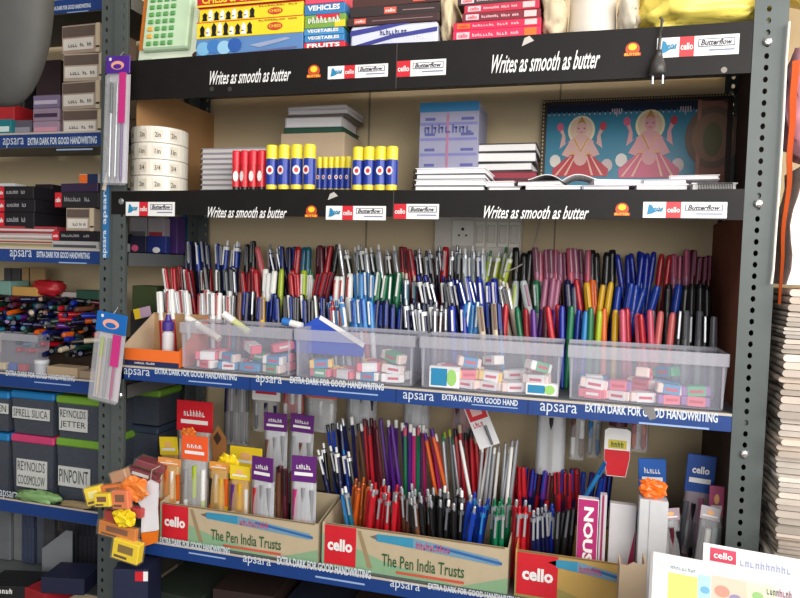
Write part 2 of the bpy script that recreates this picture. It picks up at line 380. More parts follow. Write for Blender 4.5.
def pen_parts(t, kind, a, b, c):
    A, B, Cc = PM(a), PM(b), PM(c)
    if kind == 'cap':
        MB().lathe([(.0012, 0), (.0036, .008), (.0042, .012), (.0042, .085)], A, 10).build('barrel', t, None, True)
        cp = MB().lathe([(.0049, .074), (.0051, .078), (.0046, .128), (.0036, .131)], B, 10).build('cap', t, None, True)
        m = MB(); m.box(-.0016, .0016, -.0078, -.0062, .088, .129, Cc, .0006); m.box(-.0016, .0016, -.0075, -.003, .126, .130, Cc, .0005); m.build('clip', cp)
    elif kind == 'click':
        MB().lathe([(.001, 0), (.0034, .012), (.0046, .03), (.0046, .06), (.0042, .065), (.0044, .118), (.0036, .121)], A, 10).build('barrel', t, None, True)
        MB().lathe([(.0024, .119), (.0024, .130), (.0016, .132)], B, 8).build('push_button', t, None, True)
        m = MB(); m.box(-.0017, .0017, -.0078, -.0062, .082, .119, Cc, .0006); m.box(-.0017, .0017, -.0075, -.003, .114, .119, Cc, .0005)
        m.lathe([(.0048, .112), (.0048, .119)], Cc, 10); m.build('clip', t)
    elif kind == 'felt':
        MB().lathe([(.004, 0), (.0048, .002), (.0048, .09)], B, 10).build('barrel', t, None, True)
        MB().lathe([(.0052, .078), (.0054, .08), (.0052, .122), (.004, .130), (.0015, .132)], A, 10).build('cap', t, None, True)
    elif kind == 'fat':
        MB().lathe([(.0055, 0), (.0064, .002), (.0064, .085)], B, 12).build('barrel', t, None, True)
        cp = MB().lathe([(.0068, .072), (.0070, .075), (.0066, .122), (.0052, .129), (.003, .130)], A, 12).build('cap', t, None, True)
        MB().box(-.0018, .0018, -.0092, -.0075, .085, .122, Cc, .0006).box(-.0018, .0018, -.0088, -.004, .117, .122, Cc).build('clip', cp)
    elif kind == 'pencil':
        MB().lathe([(.0006, 0), (.0036, .016), (.0036, .160)], A, 6).build('barrel', t)
        MB().lathe([(.0037, .158), (.0037, .170), (.003, .173)], B, 8).build('end_cap', t, None, True)
    elif kind == 'rod':
        MB().lathe([(.001, 0), (.0030, .010), (.0032, .150)], A, 8).build('barrel', t, None, True)
        MB().lathe([(.0026, .149), (.0026, .160), (.0016, .162)], B, 8).build('push_button', t, None, True)
def pen(kind, a, b, c, loc, rot, label, group, scale=1.):
    k = (kind, a, b, c)
    if k not in PROTO:
        t = thing('pencil' if kind in ('pencil', 'rod') else ('marker_pen' if kind in ('fat', 'felt') else 'ballpoint_pen'), '', 'pencil' if kind in ('pencil', 'rod') else 'pen')
        pen_parts(t, kind, a, b, c); PROTO[k] = t
    else: t = copy_tree(PROTO[k])
    w_ = scale*(1.16 if kind in ('cap', 'click') else 1)
    t.location = loc; t.rotation_euler = rot; t.scale = (w_, w_, scale)
    t['label'] = label; t['group'] = group; return t
TR = [(0, 178, 'beside the orange carton'), (178, 294, 'above the first clear tray'), (294, 417, 'above the second clear tray'), (417, 565, 'above the third clear tray'), (565, 900, 'above the fourth clear tray')]
def trn(px):
    for a, b, s in TR:
        if a <= px < b: return s
ROWS = {1: ('back', .222, 1.2575, 248), 2: ('middle', .165, 1.204, 277), 3: ('front', .108, S3, 303)}
def row(rw, spec):
    nm, Y, base, pyt = ROWS[rw]
    for x0, x1, n, kind, cols, lean in spec:
        if kind in ('cap', 'click') and n > 1: n = int(n*1.25+.5)
        for i in range(n):
            px = x0+(i+.5)*(x1-x0)/n
            a, b, c = cols[i % len(cols)]
            L = .131
            th = RAD(lean+random.uniform(-2., 2.))
            X = at(px, pyt, Y).x
            xb = X-L*math.sin(th)
            tb = RAD(random.uniform(-6, -3))       # leans back towards the wall
            sc = random.uniform(.95, 1.04)
            yy = Y+random.choice((-.008, .008)) if kind != 'fat' else Y
            look = f'{CN[a][1]} {KN[kind]} with {CN[b][1]} {"barrel" if kind in ("fat","felt") else ("button" if kind == "click" else "cap")}' if a != b else f'all {CN[a][1]} {KN[kind]}'
            pen(kind, a, b, c, (xb, yy-.008, base+.0008), (tb, th, RAD(random.uniform(-25, 25))), f'{look}, {nm} row {trn(px)}', f'pens in the {nm} row of the middle shelf', sc)
N_, B_, R_, K_, W_ = 'navy', 'blue', 'red', 'black', 'white'
row(1, [(180, 226, 8, 'cap', [('navy', 'navy', 'silver'), ('navy', 'blue', 'white'), ('black', 'navy', 'silver')], -6), (226, 240, 3, 'click', [('blue', 'white', 'white')], 0), (240, 256, 2, 'cap', [('black', 'black', 'grey')], -3),
  (256, 263, 1, 'fat', [('salmon', 'salmon', 'pink')], -14), (264, 282, 4, 'click', [('navy', 'silver', 'silver')], -13), (282, 294, 2, 'cap', [('navy', 'navy', 'blue'), ('maroon', 'navy', 'navy')], -5),
  (294, 301, 1, 'fat', [('red', 'maroon', 'red')], 0), (301, 313, 2, 'fat', [('teal', 'silver', 'teal')], 0), (313, 328, 3, 'cap', [('black', 'maroon', 'maroon')], -3), (328, 338, 2, 'cap', [('black', 'black', 'black'), ('red', 'red', 'red')], 6),
  (338, 394, 10, 'click', [('silver', 'white', 'silver'), ('dgreen', 'white', 'silver'), ('black', 'silver', 'white')], -10), (397, 414, 3, 'cap', [('red', 'red', 'maroon')], -8), (414, 441, 5, 'click', [('navy', 'navy', 'silver'), ('black', 'silver', 'silver')], -9),
  (441, 449, 1, 'fat', [('red', 'red', 'silver')], 0), (450, 462, 2, 'click', [('black', 'silver', 'silver')], -2), (462, 486, 4, 'click', [('clear', 'white', 'silver'), ('blue', 'clear', 'white')], -4),
  (486, 514, 4, 'click', [('lime', 'clear', 'white'), ('lime', 'green', 'clear')], 8), (515, 533, 3, 'fat', [('black', 'black', 'black')], 0), (534, 588, 9, 'cap', [('mauve', 'mauve', 'maroon'), ('mauve', 'pink', 'mauve'), ('maroon', 'mauve', 'mauve')], -4),
  (588, 616, 4, 'fat', [('black', 'black', 'black')], -2), (616, 640, 4, 'felt', [('royal', 'royal', 'blue')], -7), (640, 658, 3, 'felt', [('royal', 'blue', 'blue')], 5), (658, 673, 2, 'felt', [('red', 'red', 'red')], 5),
  (674, 692, 3, 'cap', [('mauve', 'mauve', 'pink')], 0), (692, 714, 3, 'cap', [('maroon', 'maroon', 'mauve')], 2)])
row(2, [(166, 204, 6, 'cap', [('red', 'red', 'white'), ('navy', 'red', 'red'), ('red', 'maroon', 'red')], -11), (204, 240, 7, 'cap', [('navy', 'black', 'white'), ('black', 'black', 'grey'), ('black', 'navy', 'silver')], -6),
  (240, 251, 2, 'cap', [('navy', 'red', 'maroon')], -5), (251, 263, 1, 'fat', [('red', 'white', 'red')], -4), (264, 278, 2, 'cap', [('blue', 'white', 'white')], 0), (279, 286, 1, 'felt', [('lime', 'lime', 'white')], 0),
  (287, 298, 2, 'cap', [('white', 'red', 'red')], -9), (298, 306, 1, 'fat', [('lime', 'white', 'white')], -4), (306, 318, 2, 'click', [('white', 'green', 'white')], 0), (318, 333, 3, 'cap', [('white', 'maroon', 'red')], 12),
  (333, 352, 3, 'fat', [('white', 'white', 'red')], 0), (352, 374, 5, 'cap', [('blue', 'lblue', 'lblue'), ('royal', 'lblue', 'white')], -5), (374, 402, 6, 'cap', [('green', 'green', 'green'), ('green', 'green', 'white')], 4),
  (402, 414, 2, 'click', [('teal', 'cream', 'silver')], -3), (414, 455, 8, 'click', [('navy', 'navy', 'silver'), ('navy', 'royal', 'white')], -13), (455, 476, 4, 'cap', [('royal', 'royal', 'silver')], -15),
  (477, 495, 3, 'fat', [('royal', 'royal', 'white')], -6), (495, 510, 2, 'click', [('cream', 'cream', 'silver'), ('maroon', 'white', 'silver')], -14), (511, 520, 1, 'fat', [('clear', 'clear', 'lime')], 0), (521, 544, 3, 'fat', [('clear', 'mauve', 'mauve'), ('green', 'clear', 'clear')], -10),
  (544, 562, 3, 'felt', [('mauve', 'purple', 'purple')], 5), (562, 574, 2, 'fat', [('navy', 'navy', 'navy')], -6), (574, 583, 1, 'felt', [('red', 'navy', 'red')], -10), (583, 591, 1, 'fat', [('yellow', 'yellow', 'yellow')], -6), (591, 599, 1, 'fat', [('orange', 'red', 'orange')], -4),
  (599, 613, 2, 'felt', [('yellow', 'yellow', 'yellow')], 3), (613, 622, 1, 'fat', [('blue', 'blue', 'blue')], 3), (628, 640, 2, 'fat', [('blue', 'blue', 'blue')], 5), (640, 662, 2, 'fat', [('blue', 'blue', 'blue')], 13), (664, 672, 1, 'fat', [('black', 'black', 'black')], 0),
  (673, 681, 1, 'fat', [('blue', 'blue', 'blue')], 4), (682, 714, 4, 'fat', [('black', 'black', 'black')], 0)])
row(3, [(158, 200, 8, 'cap', [('red', 'white', 'white'), ('white', 'white', 'silver'), ('red', 'white', 'red')], -9), (200, 234, 6, 'cap', [('white', 'white', 'silver'), ('red', 'white', 'red'), ('black', 'silver', 'white')], -5),
  (234, 260, 4, 'cap', [('teal', 'black', 'silver'), ('brown', 'brown', 'brown'), ('navy', 'navy', 'blue')], 0), (260, 276, 3, 'cap', [('navy', 'blue', 'blue'), ('navy', 'yellow', 'blue'), ('navy', 'navy', 'blue')], 0), (276, 322, 8, 'cap', [('navy', 'navy', 'blue'), ('black', 'black', 'grey'), ('navy', 'black', 'white')], -6),
  (322, 346, 4, 'click', [('white', 'lblue', 'lblue'), ('silver', 'red', 'red')], -10), (346, 372, 4, 'cap', [('white', 'lblue', 'white'), ('red', 'lblue', 'blue')], -8), (372, 403, 5, 'fat', [('navy', 'navy', 'blue')], 0),
  (403, 431, 6, 'click', [('navy', 'silver', 'silver'), ('navy', 'navy', 'white')], -8), (431, 448, 3, 'click', [('brown', 'silver', 'silver'), ('grey', 'grey', 'silver')], 0), (449, 463, 2, 'fat', [('royal', 'royal', 'white')], -6), (463, 480, 3, 'cap', [('purple', 'lblue', 'lblue'), ('navy', 'lblue', 'white')], 3),
  (480, 502, 4, 'cap', [('brown', 'cream', 'brown'), ('lblue', 'navy', 'blue'), ('green', 'lblue', 'green')], -5), (502, 510, 1, 'felt', [('red', 'red', 'red')], 0), (511, 519, 1, 'felt', [('green', 'green', 'green')], -9), (519, 528, 1, 'felt', [('red', 'red', 'red')], -8), (528, 545, 2, 'felt', [('purple', 'purple', 'purple'), ('maroon', 'red', 'red')], -5), (545, 560, 2, 'felt', [('red', 'navy', 'navy'), ('red', 'red', 'red')], -10),
  (560, 604, 6, 'felt', [('royal', 'blue', 'blue'), ('green', 'green', 'green'), ('blue', 'royal', 'blue'), ('lblue', 'blue', 'blue'), ('green', 'green', 'green'), ('lime', 'green', 'lime')], 0), (604, 618, 2, 'felt', [('orange', 'orange', 'orange'), ('yellow', 'yellow', 'yellow')], 0),
  (618, 652, 5, 'felt', [('pink', 'red', 'pink'), ('red', 'pink', 'red')], -5), (652, 661, 1, 'felt', [('grey', 'grey', 'grey')], 0), (661, 676, 2, 'felt', [('salmon', 'red', 'red')], 4), (676, 716, 5, 'cap', [('grey', 'black', 'silver'), ('clear', 'grey', 'grey')], 0)])
# stepped stand under the pens
st = thing('stepped_display_stand', 'dark cardboard stepped stand that raises the rows of pens behind the clear trays', 'display stand', (.49, .19, S3))
MB().box(-.44, .50, -.053, .006, 0, .044, CARDD).build('step', st); MB().box(-.44, .50, .0065, .072, 0, .097, CARDD).build('step', st)

# ------------------------------------------------------------------ clear trays and erasers
ERC = [((236, 214, 206), 'cream'), ((244, 240, 238), 'white'), ((226, 110, 130), 'pink'), ((70, 140, 190), 'blue'), ((90, 170, 130), 'green'), ((150, 110, 170), 'violet'), ((240, 200, 110), 'yellow')]
def eraser(x, y, z, w_, d, h, ci, rz, label, ry=0, sleeve=None):
    t = thing('eraser', label, 'eraser', (x, y, z), (0, ry, rz), 'erasers and sharpeners in the clear trays')
    MB().box(-w_/2, w_/2, -d/2, d/2, 0, h, M(ERC[ci][0], .6), .0015).build('rubber', t)
    s = ERC[sleeve][0] if sleeve is not None else (228, 226, 230)
    mb = MB(); mb.box(-w_*.28, w_*.34, -d/2-.0004, d/2+.0004, -.0001, h+.0004, M(s, .5), .0004)
    mb.rect(-w_*.2, w_*.26, h*.35, h*.65, -d/2-.0007, M((200, 60, 80), .5) if ci != 2 else WHITE); mb.build('paper_sleeve', t)
    return t
trays = [(180, 293, 'first'), (294, 416, 'second'), (419, 564, 'third'), (567, 735, 'fourth')]
NE = ['lying flat', 'tipped over', 'in the pile', 'by the front wall']
for ti, (a, b, nm) in enumerate(trays):
    x0, x1 = at(a, 355, .005).x, at(b, 362, .005).x; x1 = min(x1, .994)
    d0, d1, h = .003, .088, .082
    t = thing('clear_tray', f'{nm} of four clear plastic trays from the left, holding loose erasers', 'tray', ((x0+x1)/2, d0, S3), group='clear plastic trays on the middle shelf')
    hx = (x1-x0)/2-.002; mb = MB(); tp = .0045
    def wall(p, q, r_, s_): mb.add([p, q, r_, s_], [(0, 1, 2, 3)], CLEARP)
    bx, by0, by1 = hx-tp, .003, d1-d0-.004
    B4 = [(-bx, by0, .001), (bx, by0, .001), (bx, by1, .001), (-bx, by1, .001)]; T4 = [(-hx, 0, h), (hx, 0, h), (hx, d1-d0, h), (-hx, d1-d0, h)]
    for i in range(4): wall(B4[i], B4[(i+1) % 4], T4[(i+1) % 4], T4[i])
    mb.add(B4, [(0, 1, 2, 3)], CLEARP); mb.build('tray_body', t)
    mb = MB(); e = .0025; RM = M((200, 200, 210), .25, 0, 'rim', 0, .30)
    mb.box(-hx-e*.3, hx+e*.3, -e, 0, h-.018, h, RM); mb.box(-hx-e*.3, hx+e*.3, d1-d0, d1-d0+e, h-.006, h, RM)
    mb.box(-hx-e*.3, -hx, 0, d1-d0, h-.006, h, RM); mb.box(hx, hx+e*.3, 0, d1-d0, h-.006, h, RM)
    mb.build('rim', t, 'frosted rim of the tray')
    mb = MB(); mb.box(-hx+.004, -hx+.007, .0005, .003, .004, h-.019, RM); mb.build('corner_rib', t); MB().box(hx-.007, hx-.004, .0005, .003, .004, h-.019, RM).build('corner_rib', t)
    # contents on a loose grid in two layers
    nx = [4, 4, 5, 5][ti]
    for lay in range(3):
        for k in range(nx):
            for j in range(2):
                if lay == 1 and (k+j+ti) % 3 == 2: continue
                if lay == 2 and (k*2+j+ti) % 3 != 1: continue
                if lay > 0 and ti == 1 and k == 1: continue
                if lay == 2 and (k == 0 or random.random() < .0): continue
                cx = x0+.022+(x1-x0-.044)*(k+.5)/nx; cy = .024+.034*j
                ci = random.choice([[2, 3, 2, 1, 0], [1, 6, 2, 0, 0], [0, 1, 0, 1, 0, 6], [0, 5, 4, 1, 0, 2, 3, 0, 1]][ti]); sl = random.choice([None, None, 2, 3, 4])
                side = ('left end', 'left half', 'middle', 'right half', 'right end')[min(4, int(5*(k+.5)/nx))]
                eraser(cx, cy, S3+.0026+lay*.0145+(.005 if lay == 2 else 0), .036+.006*random.random(), .019, .0135+.0005*(lay), ci, RAD(random.uniform(-22, 22) if lay < 2 else random.choice((-1, 1))*random.uniform(20, 75)),
                       f'{ERC[ci][1]} eraser in the {side} of the {nm} clear tray, {"front" if j == 0 else "back"} {("lower", "middle", "upper")[lay]} layer', 0 if lay == 0 else RAD(random.uniform(-7, 7) if lay == 1 else random.uniform(-22, 22)), sl)
# named extras in trays
def crayon_box(a, b, pt, pb, Y, z, m1, m2, label, rz=0):
    x0, x1, z0, z1 = fr(a, b, pt, pb, Y)
    def deco(mb, xa, xb, za, zb, y): mb.rect(xa+.003, xa+.6*(xb-xa), za+.003, zb-.003, y, m1); mb.ell(xb-.012, (za+zb)/2, .008, (zb-za)*.4, y, m2)
    carton('eraser_box', label, 'box', x0, x1, Y-.006, Y+.006, z, z+(z1-z0), WHITE, deco, 'erasers and sharpeners in the clear trays', rz)
LG = M((150, 200, 110), .5)
crayon_box(430, 460, 362, 383, .011, S3+.0026, CYAN, LG, 'white eraser box with blue panel at left front of the third clear tray')
crayon_box(526, 558, 380, 392, .011, S3+.0026, CYAN, LG, 'white eraser box with blue panel at right front of the third clear tray')
# long items poking from the trays
def sheet(name, label, cat, p0, p1, p2, p3, th, m, group=None, pname=None):
    """thin rigid card through four world corners with real thickness"""
    P = [Vector(p) for p in (p0, p1, p2, p3)]; n = (P[1]-P[0]).cross(P[3]-P[0]).normalized()*th
    c = P[0]; t = MB().add([p-c for p in P]+[p-c+n for p in P], [(0, 1, 2, 3), (7, 6, 5, 4), (0, 1, 5, 4), (1, 2, 6, 5), (2, 3, 7, 6), (3, 0, 4, 7)], m).build(name)
    t.location = c; return tag(t, label, cat, group)
q0 = at(344, 350, .07)
tt = thing('folder', 'blue folder with white edge standing as a peak in the second clear tray', 'folder', (q0.x-.03, .07, S3+.003))
X0 = q0.x-.03; pk = at(322, 315, .075)
mb = MB(); L1 = at(296, 330, .075); R1 = at(366, 343, .075)
mb.prism([(L1.x-X0, .03), (R1.x-X0-.004, .03), (R1.x-X0, R1.z-S3-.003), (pk.x-X0, pk.z-S3-.003), (L1.x-X0, L1.z-S3-.003)], .0, .003, M((40, 80, 190), .4)); mb.build('cover', tt)
mb = MB(); mb.prism([(pk.x-X0, pk.z-S3-.003), (R1.x-X0, R1.z-S3-.003), (R1.x-X0-.003, R1.z-S3-.011), (pk.x-X0-.003, pk.z-S3-.010)], -.0015, .0, WHITE); mb.build('white_edge', tt)

# orange carton and glue bottle left of the trays
x0, x1 = at(119, 358, .0).x, at(179, 362, 0).x
t = thing('display_carton', 'open orange and navy carton with brown inside, left of the clear trays', 'carton', ((x0+x1)/2, .002, S3)); hx = (x1-x0)/2-.0015
OR = M((236, 112, 40), .5); NV = M((34, 40, 84), .5)
mb = MB(); mb.box(-hx, hx, 0, .0015, 0, .030, OR); mb.rect(-hx, hx, 0, .009, -.0004, NV); mb.text('~Writing Partner', -hx*.5, hx*.2, .003, .007, -.0008, WHITE, .02); mb.build('front_lip', t)
for sx, m in ((-hx, CARDL), (hx-.0015, OR)):
    MB().add([(sx, .0015, 0), (sx, .095, 0), (sx, .095, .088), (sx, .0015, .030), (sx+.0015, .0015, 0), (sx+.0015, .095, 0), (sx+.0015, .095, .088), (sx+.0015, .0015, .030)],
           [(0, 1, 2, 3), (7, 6, 5, 4), (0, 1, 5, 4), (1, 2, 6, 5), (2, 3, 7, 6), (3, 0, 4, 7)], CARDL if sx < 0 else OR).build('side_panel', t)
MB().box(-hx, hx, .0955, .097, 0, .088, CARD).build('back_panel', t); MB().box(-hx, hx, .0015, .095, 0, .0012, CARD).build('bottom_panel', t)
gx = at(168, 340, .05).x
t = thing('glue_bottle', 'white gum bottle with purple cap standing in the orange carton', 'glue bottle', (gx, .05, S3+.0015))
MB().lathe([(.009, 0), (.0105, .002), (.0105, .052), (.007, .058)], M((226, 222, 226), .35)).build('bottle', t, None, True); MB().lathe([(.0105, .0585), (.0105, .074), (.006, .078), (.004, .088)], M((70, 50, 140), .4)).build('cap', t, None, True)

# ------------------------------------------------------------------ upper shelf (S2): rolls, notebooks, glue sticks, print
RW = M((232, 226, 214), .25); RWD = M((176, 164, 142), .4)
cx = at(158, 190, .06).x; r_ = at(182, 160, .06).x-cx
for k in range(4):
    t = thing('paper_roll', ['bottom', 'third from top', 'second from top', 'top'][k]+' glossy cream tape roll in the stack by the cardboard side panel', 'tape roll', (cx, .065, S2+.0005+k*.0293), (0, 0, RAD(k*17)), 'cream tape rolls stacked at left')
    mb = MB(); mb.lathe([(r_-.001, 0), (r_, .001), (r_, .0275), (r_-.001, .0285)], RW, 32); mb.build('roll', t, None, False)
    for q in range(-2, 3):
        aa = RAD(-90+q*32-k*17); T0 = mb.T
        m2 = MB(); m2.T = Matrix.Rotation(aa+RAD(90), 4, 'Z') if 0 else Matrix.Rotation(RAD(q*32-k*17), 4, 'Z')
        m2.rect(-.008, .008, .005, .023, -r_-.0004, M((214, 206, 190), .4)); m2.text(['2in', '3/4', '1in', '2in'][k], -.006, .004, .009, .018, -r_-.0008, M((90, 84, 78), .6), .02)
        m2.build('label', t)
# grey spiral notebooks stack
x0, x1, _, _ = fr(190, 250, 140, 188, .04)
z = S2+.0005
for k in range(9):
    th = .0092
    notebook(f'grey spiral notebook number {k+1} from the bottom of the stack behind red glue sticks' if 0 else ['lowest', 'second lowest', 'third lowest', 'fourth lowest', 'middle', 'fourth highest', 'third highest', 'second highest', 'topmost'][k]+' grey spiral notebook in the stack behind the red glue sticks',
             x0, x1+.01, .075, .19, z, th, M((150, 146, 150), .5), 'grey spiral notebooks in a stack', 'l', RAD(random.uniform(-1.5, 1.5)), 0, PAGESG); z += th+.0003
# white and green books at the back
x0, x1, z0, z1 = fr(292, 352, 109, 150, .19)
zz = S2+.0005
bk = [('plain cardboard box carrying the white books near the wall', z1-S2-.054, CARDL), ('dark green book under the white books near the wall', .010, M((40, 84, 66), .6)), ('thick white book above the dark green book near the wall', .018, M((214, 210, 220), .6)),
      ('thin grey book in the pile near the wall', .005, M((120, 112, 100), .6)), ('white book with lilac edge near the top of the wall pile', .008, M((220, 214, 226), .6)), ('topmost white book of the pile near the wall', .007, M((212, 206, 212), .6))]
for i, (lb, h, m) in enumerate(bk):
    if i == 0: carton('cardboard_box', lb, 'box', x0-.004, x1, .15, .25, zz, zz+h, m); zz += h+.0003
    else:
        xs = (x0+.002*i, x1-.004*i) if i < 3 else (x0+.010, x1+.004)
        notebook(lb, xs[0], xs[1], .15, .245, zz, h, m, 'books piled near the wall', None, RAD([0, 0, 2, -3, 2, -2][i]), 0, m if i in (1, 3) else PAGES, name='book'); zz += h+.0003
# glue sticks
def glue(px, Y, kind, label, py=168, sc=1.):
    x = at(px, py, Y).x
    t = thing('glue_stick', label, 'glue stick', (x, Y, S2+.0005), (0, 0, RAD(random.uniform(-20, 20))), 'glue sticks on the upper shelf')
    r = {'red': .0074, 'y': .0098*sc, 's': .0050}[kind]
    if kind == 'red':
        MB().lathe([(r*.86, 0), (r*.86, .008)], BLACK, 14).build('twist_base', t, None, True)
        mb = MB(); mb.lathe([(r, .008), (r, .046)], M((206, 34, 48), .35), 16)
        mb.ell(0, .026, r*.6, .009, -r-.0003, WHITE); mb.build('barrel', t); MB().lathe([(r*1.02, .046), (r*1.02, .068), (r*.9, .070)], M((222, 36, 54), .35), 16).build('cap', t, None, True)
    else:
        h = .075*sc
        MB().lathe([(r*.9, 0), (r*.97, h*.14)], M((238, 214, 70), .35), 14).build('twist_base', t, None, True)
        mb = MB(); mb.lathe([(r, h*.14), (r, h*.70)], M((28, 56, 158), .35), 16); mb.ell(0, h*.45, r*.62, r*.75, -r-.0003, WHITE); mb.ell(0, h*.45, r*.35, r*.4, -r-.0006, RED); mb.build('barrel', t)
        MB().lathe([(r*1.0, h*.70), (r*1.0, h*.97), (r*.88, h)], M((244, 224, 60), .35), 16).build('cap', t, None, True)
OD = ['first', 'second', 'third', 'fourth', 'fifth', 'sixth', 'seventh', 'eighth', 'ninth']
for i, px in enumerate((236.5, 245, 253.5, 262)): glue(px, .026, 'red', f'{OD[i]} of four red glue sticks with black bases, from the left')
for i, px in enumerate((272, 284.2, 296.8, 309.6)): glue(px, .022, 'y', f'{OD[i]} from left of the four large yellow capped blue glue sticks', sc=1.03)
for i, px in enumerate((319.5, 325.3, 331.1, 336.9, 342.7, 348.5)): glue(px, .060, 's', f'{OD[i]} from left of the six smaller yellow capped glue sticks set back', sc=.84)
for i, px in enumerate((358, 369.2, 380.6, 392)): glue(px, .022, 'y', f'{OD[i]} from left of the four yellow capped glue sticks at the right', sc=.95)
# big grey carton
x0, x1, z0, z1 = fr(419, 478, 102, 188, .12)
def deco(mb, xa, xb, za, zb, y):
    P1, P2 = M((84, 88, 150), .5), M((120, 120, 176), .5); h = zb-za
    mb.rect(xa, xb, za+h*.90, zb, y, M((40, 120, 170), .5))
    for k in range(5): mb.rect(xa+.002, xb-.002, za+h*(.12+.16*k), za+h*(.15+.16*k), y, P2); mb.rect(xa+.01, xa+.028, za+h*(.17+.16*k), za+h*(.20+.16*k), y, P1); mb.rect(xb-.03, xb-.008, za+h*(.17+.16*k), za+h*(.20+.16*k), y, P1)
    mb.text('~ERASER', xa+.008, xb-.01, za+h*.68, za+h*.77, y-.0004, P1, .02); mb.rect(xa+.048, xa+.052, za+h*.2, za+h*.88, y-.0002, M((170, 110, 140), .5))
carton('tall_carton', 'tall lilac grey carton with blue top behind the white spiral notebooks', 'box', x0, x1, .12, .22, S2+.0005, z1, M((150, 150, 176), .6), deco)
# white spiral notebooks
x0, x1, _, _ = fr(414, 484, 167, 189, .02); z = S2+.0005
for k in range(4):
    notebook(['lowest', 'second lowest', 'second highest', 'topmost'][k]+' bright white notebook in the short stack beside the glue sticks', x0+.001*k, x1+.001*k, .02, .115, z, .0088, M((236, 236, 240), .5) if k % 2 else M((60, 60, 70), .5), 'white notebooks stacked beside the glue sticks', 'l', RAD(random.uniform(-2, 2)), 0, M((244, 244, 246), .6, 0, 'pages')); z += .0092
# dark notebooks
x0, x1, _, _ = fr(472, 534, 142, 180, .13); z = S2+.0005; sf = (at(500, 143, .13).z-S2-.003)/.064
for k, (th, m, lb) in enumerate([(.014, (120, 116, 120), 'grey book at the base'), (.009, (70, 20, 36), 'lowest maroon notebook'), (.009, (84, 22, 40), 'upper maroon notebook'), (.010, (40, 36, 46), 'dark notebook above the maroon ones'), (.012, (30, 30, 36), 'black covered notebook second from top'), (.010, (44, 34, 50), 'black covered notebook on top')]):
    notebook(lb+' of the dark notebook stack', x0+.003*(k % 2), x1+.002*(k % 3), .13, .235, z, th*sf, M(m, .45), 'dark notebooks stacked left of the picture', None if k < 3 else 'l', RAD([-2, 1, 3, -3, 2, -1][k]), 0, M((150, 40, 60), .6, 0, 'pages') if k in (1, 2) else PAGES); z += th*sf+.0004
# loose notebooks in front of the picture
loose = [(487, 520, .03, .10, .006, 'grey', 3, 'small grey notebook just right of the white stack'), (487, 516, .035, .10, .006, 'white', -6, 'white notebook on the small grey one'),
         (524, 580, .03, .12, .007, 'white', 4, 'flat white notebook left of the open one'), (520, 565, .04, .13, .006, 'dark', -8, 'thin dark covered notebook resting on the flat white one'),
         (584, 632, .03, .12, .007, 'lilac', -3, 'lilac grey notebook below the pink figure'), (590, 640, .035, .12, .006, 'white', 8, 'slanted white notebook below the pink figure'),
         (636, 688, .03, .12, .008, 'white', 2, 'white notebook under the dark backed one'), (645, 690, .035, .12, .005, 'lilac', -5, 'thin lilac notebook on the white one in front of the print'),
         (692, 738, .02, .11, .008, 'white', 0, 'spiral notebook at the far right end of the shelf')]
cm = {'grey': M((140, 136, 144), .5), 'white': M((232, 228, 232), .5), 'dark': M((46, 40, 50), .5), 'lilac': M((186, 176, 196), .5)}
zst = {}
for i, (a, b, y0, y1, th, c, rz, lb) in enumerate(loose):
    th *= 1.4; z = S2+.0005
    if i in (1, 3, 5, 7): z += loose[i-1][4]*1.4+.0004
    x0 = at(a, 183, y0).x; x1 = at(b, 183, y0).x
    notebook(lb, x0, x1, y0, y1, z, th, cm[c], 'loose notebooks in front of the picture', 'f' if i == 8 else None, RAD(rz))
notebook('white notebook with black back resting askew on the right end pile', at(672, 175, .05).x, at(722, 175, .05).x, .04, .12, S2+.0195, .006, cm['white'], 'loose notebooks in front of the picture', None, RAD(-7), RAD(0))
# an open paper fanned over the flat notebooks
t = thing('open_notebook', 'open white exercise book with arched pages lying in front of the picture', 'notebook', (at(562, 184, .05).x, .05, S2+.0198), group='loose notebooks in front of the picture')
for s, nm in ((-1, 'left_page'), (1, 'right_page')):
    mb = MB(); n = 10; vs = []
    for i in range(n+1):
        u = i/n; x = s*.052*u; zz = .013*math.sin(math.pi*min(1, u*1.05)*.9)*(1-u*.55)+.0006
        vs += [(x, 0, zz), (x, .07, zz), (x, .07, zz-.0012), (x, 0, zz-.0012)]
    fs = []
    for i in range(n):
        a = i*4; fs += [(a, a+4, a+5, a+1), (a+1, a+5, a+6, a+2), (a+2, a+6, a+7, a+3), (a+3, a+7, a+4, a)]
    mb.add(vs, fs, PAGES); mb.build(nm, t)

# framed devotional print
xa, xb = at(541, 140, .25).x, at(749, 140, .25).x; zt_, zb_ = at(600, 97, .25).z, S2+.001
xb = min(xb, 1.029)
W, H = xb-xa, zt_-zb_
t = thing('framed_picture', 'wide framed print of two seated four-armed figures, standing against the wall', 'picture', (xa+W/2, .2555, zb_), (RAD(-2), 0, 0))
FR = M((52, 38, 32), .4); FR2 = M((196, 176, 130), .35, .4)
mb = MB(); f = .0085; hw = W/2
for a in ((-hw, hw, 0, f), (-hw, hw, H-f, H), (-hw, -hw+f, f, H-f), (hw-f, hw, f, H-f)): mb.box(a[0], a[1], -.004, .006, a[2], a[3], FR)
n = 70
for i in range(n): mb.box(-hw+W*i/n, -hw+W*(i+.5)/n, -.0052, -.004, H-.004, H-.0015, FR2)
for i in range(28): mb.box(-hw+.0015, -hw+.004, -.0052, -.004, H*i/28, H*(i+.5)/28, FR2)
mb.build('frame', t)
mb = MB(); y = .002; mb.box(-hw+f, hw-f, y, .005, f, H-f, M((44, 132, 164), .35))
PK, SK, RD, LP = M((214, 96, 130), .4), M((222, 176, 168), .4), M((190, 50, 66), .4), M((206, 190, 200), .4)
def X(px): return at(px, 140, .252).x-(xa+W/2)
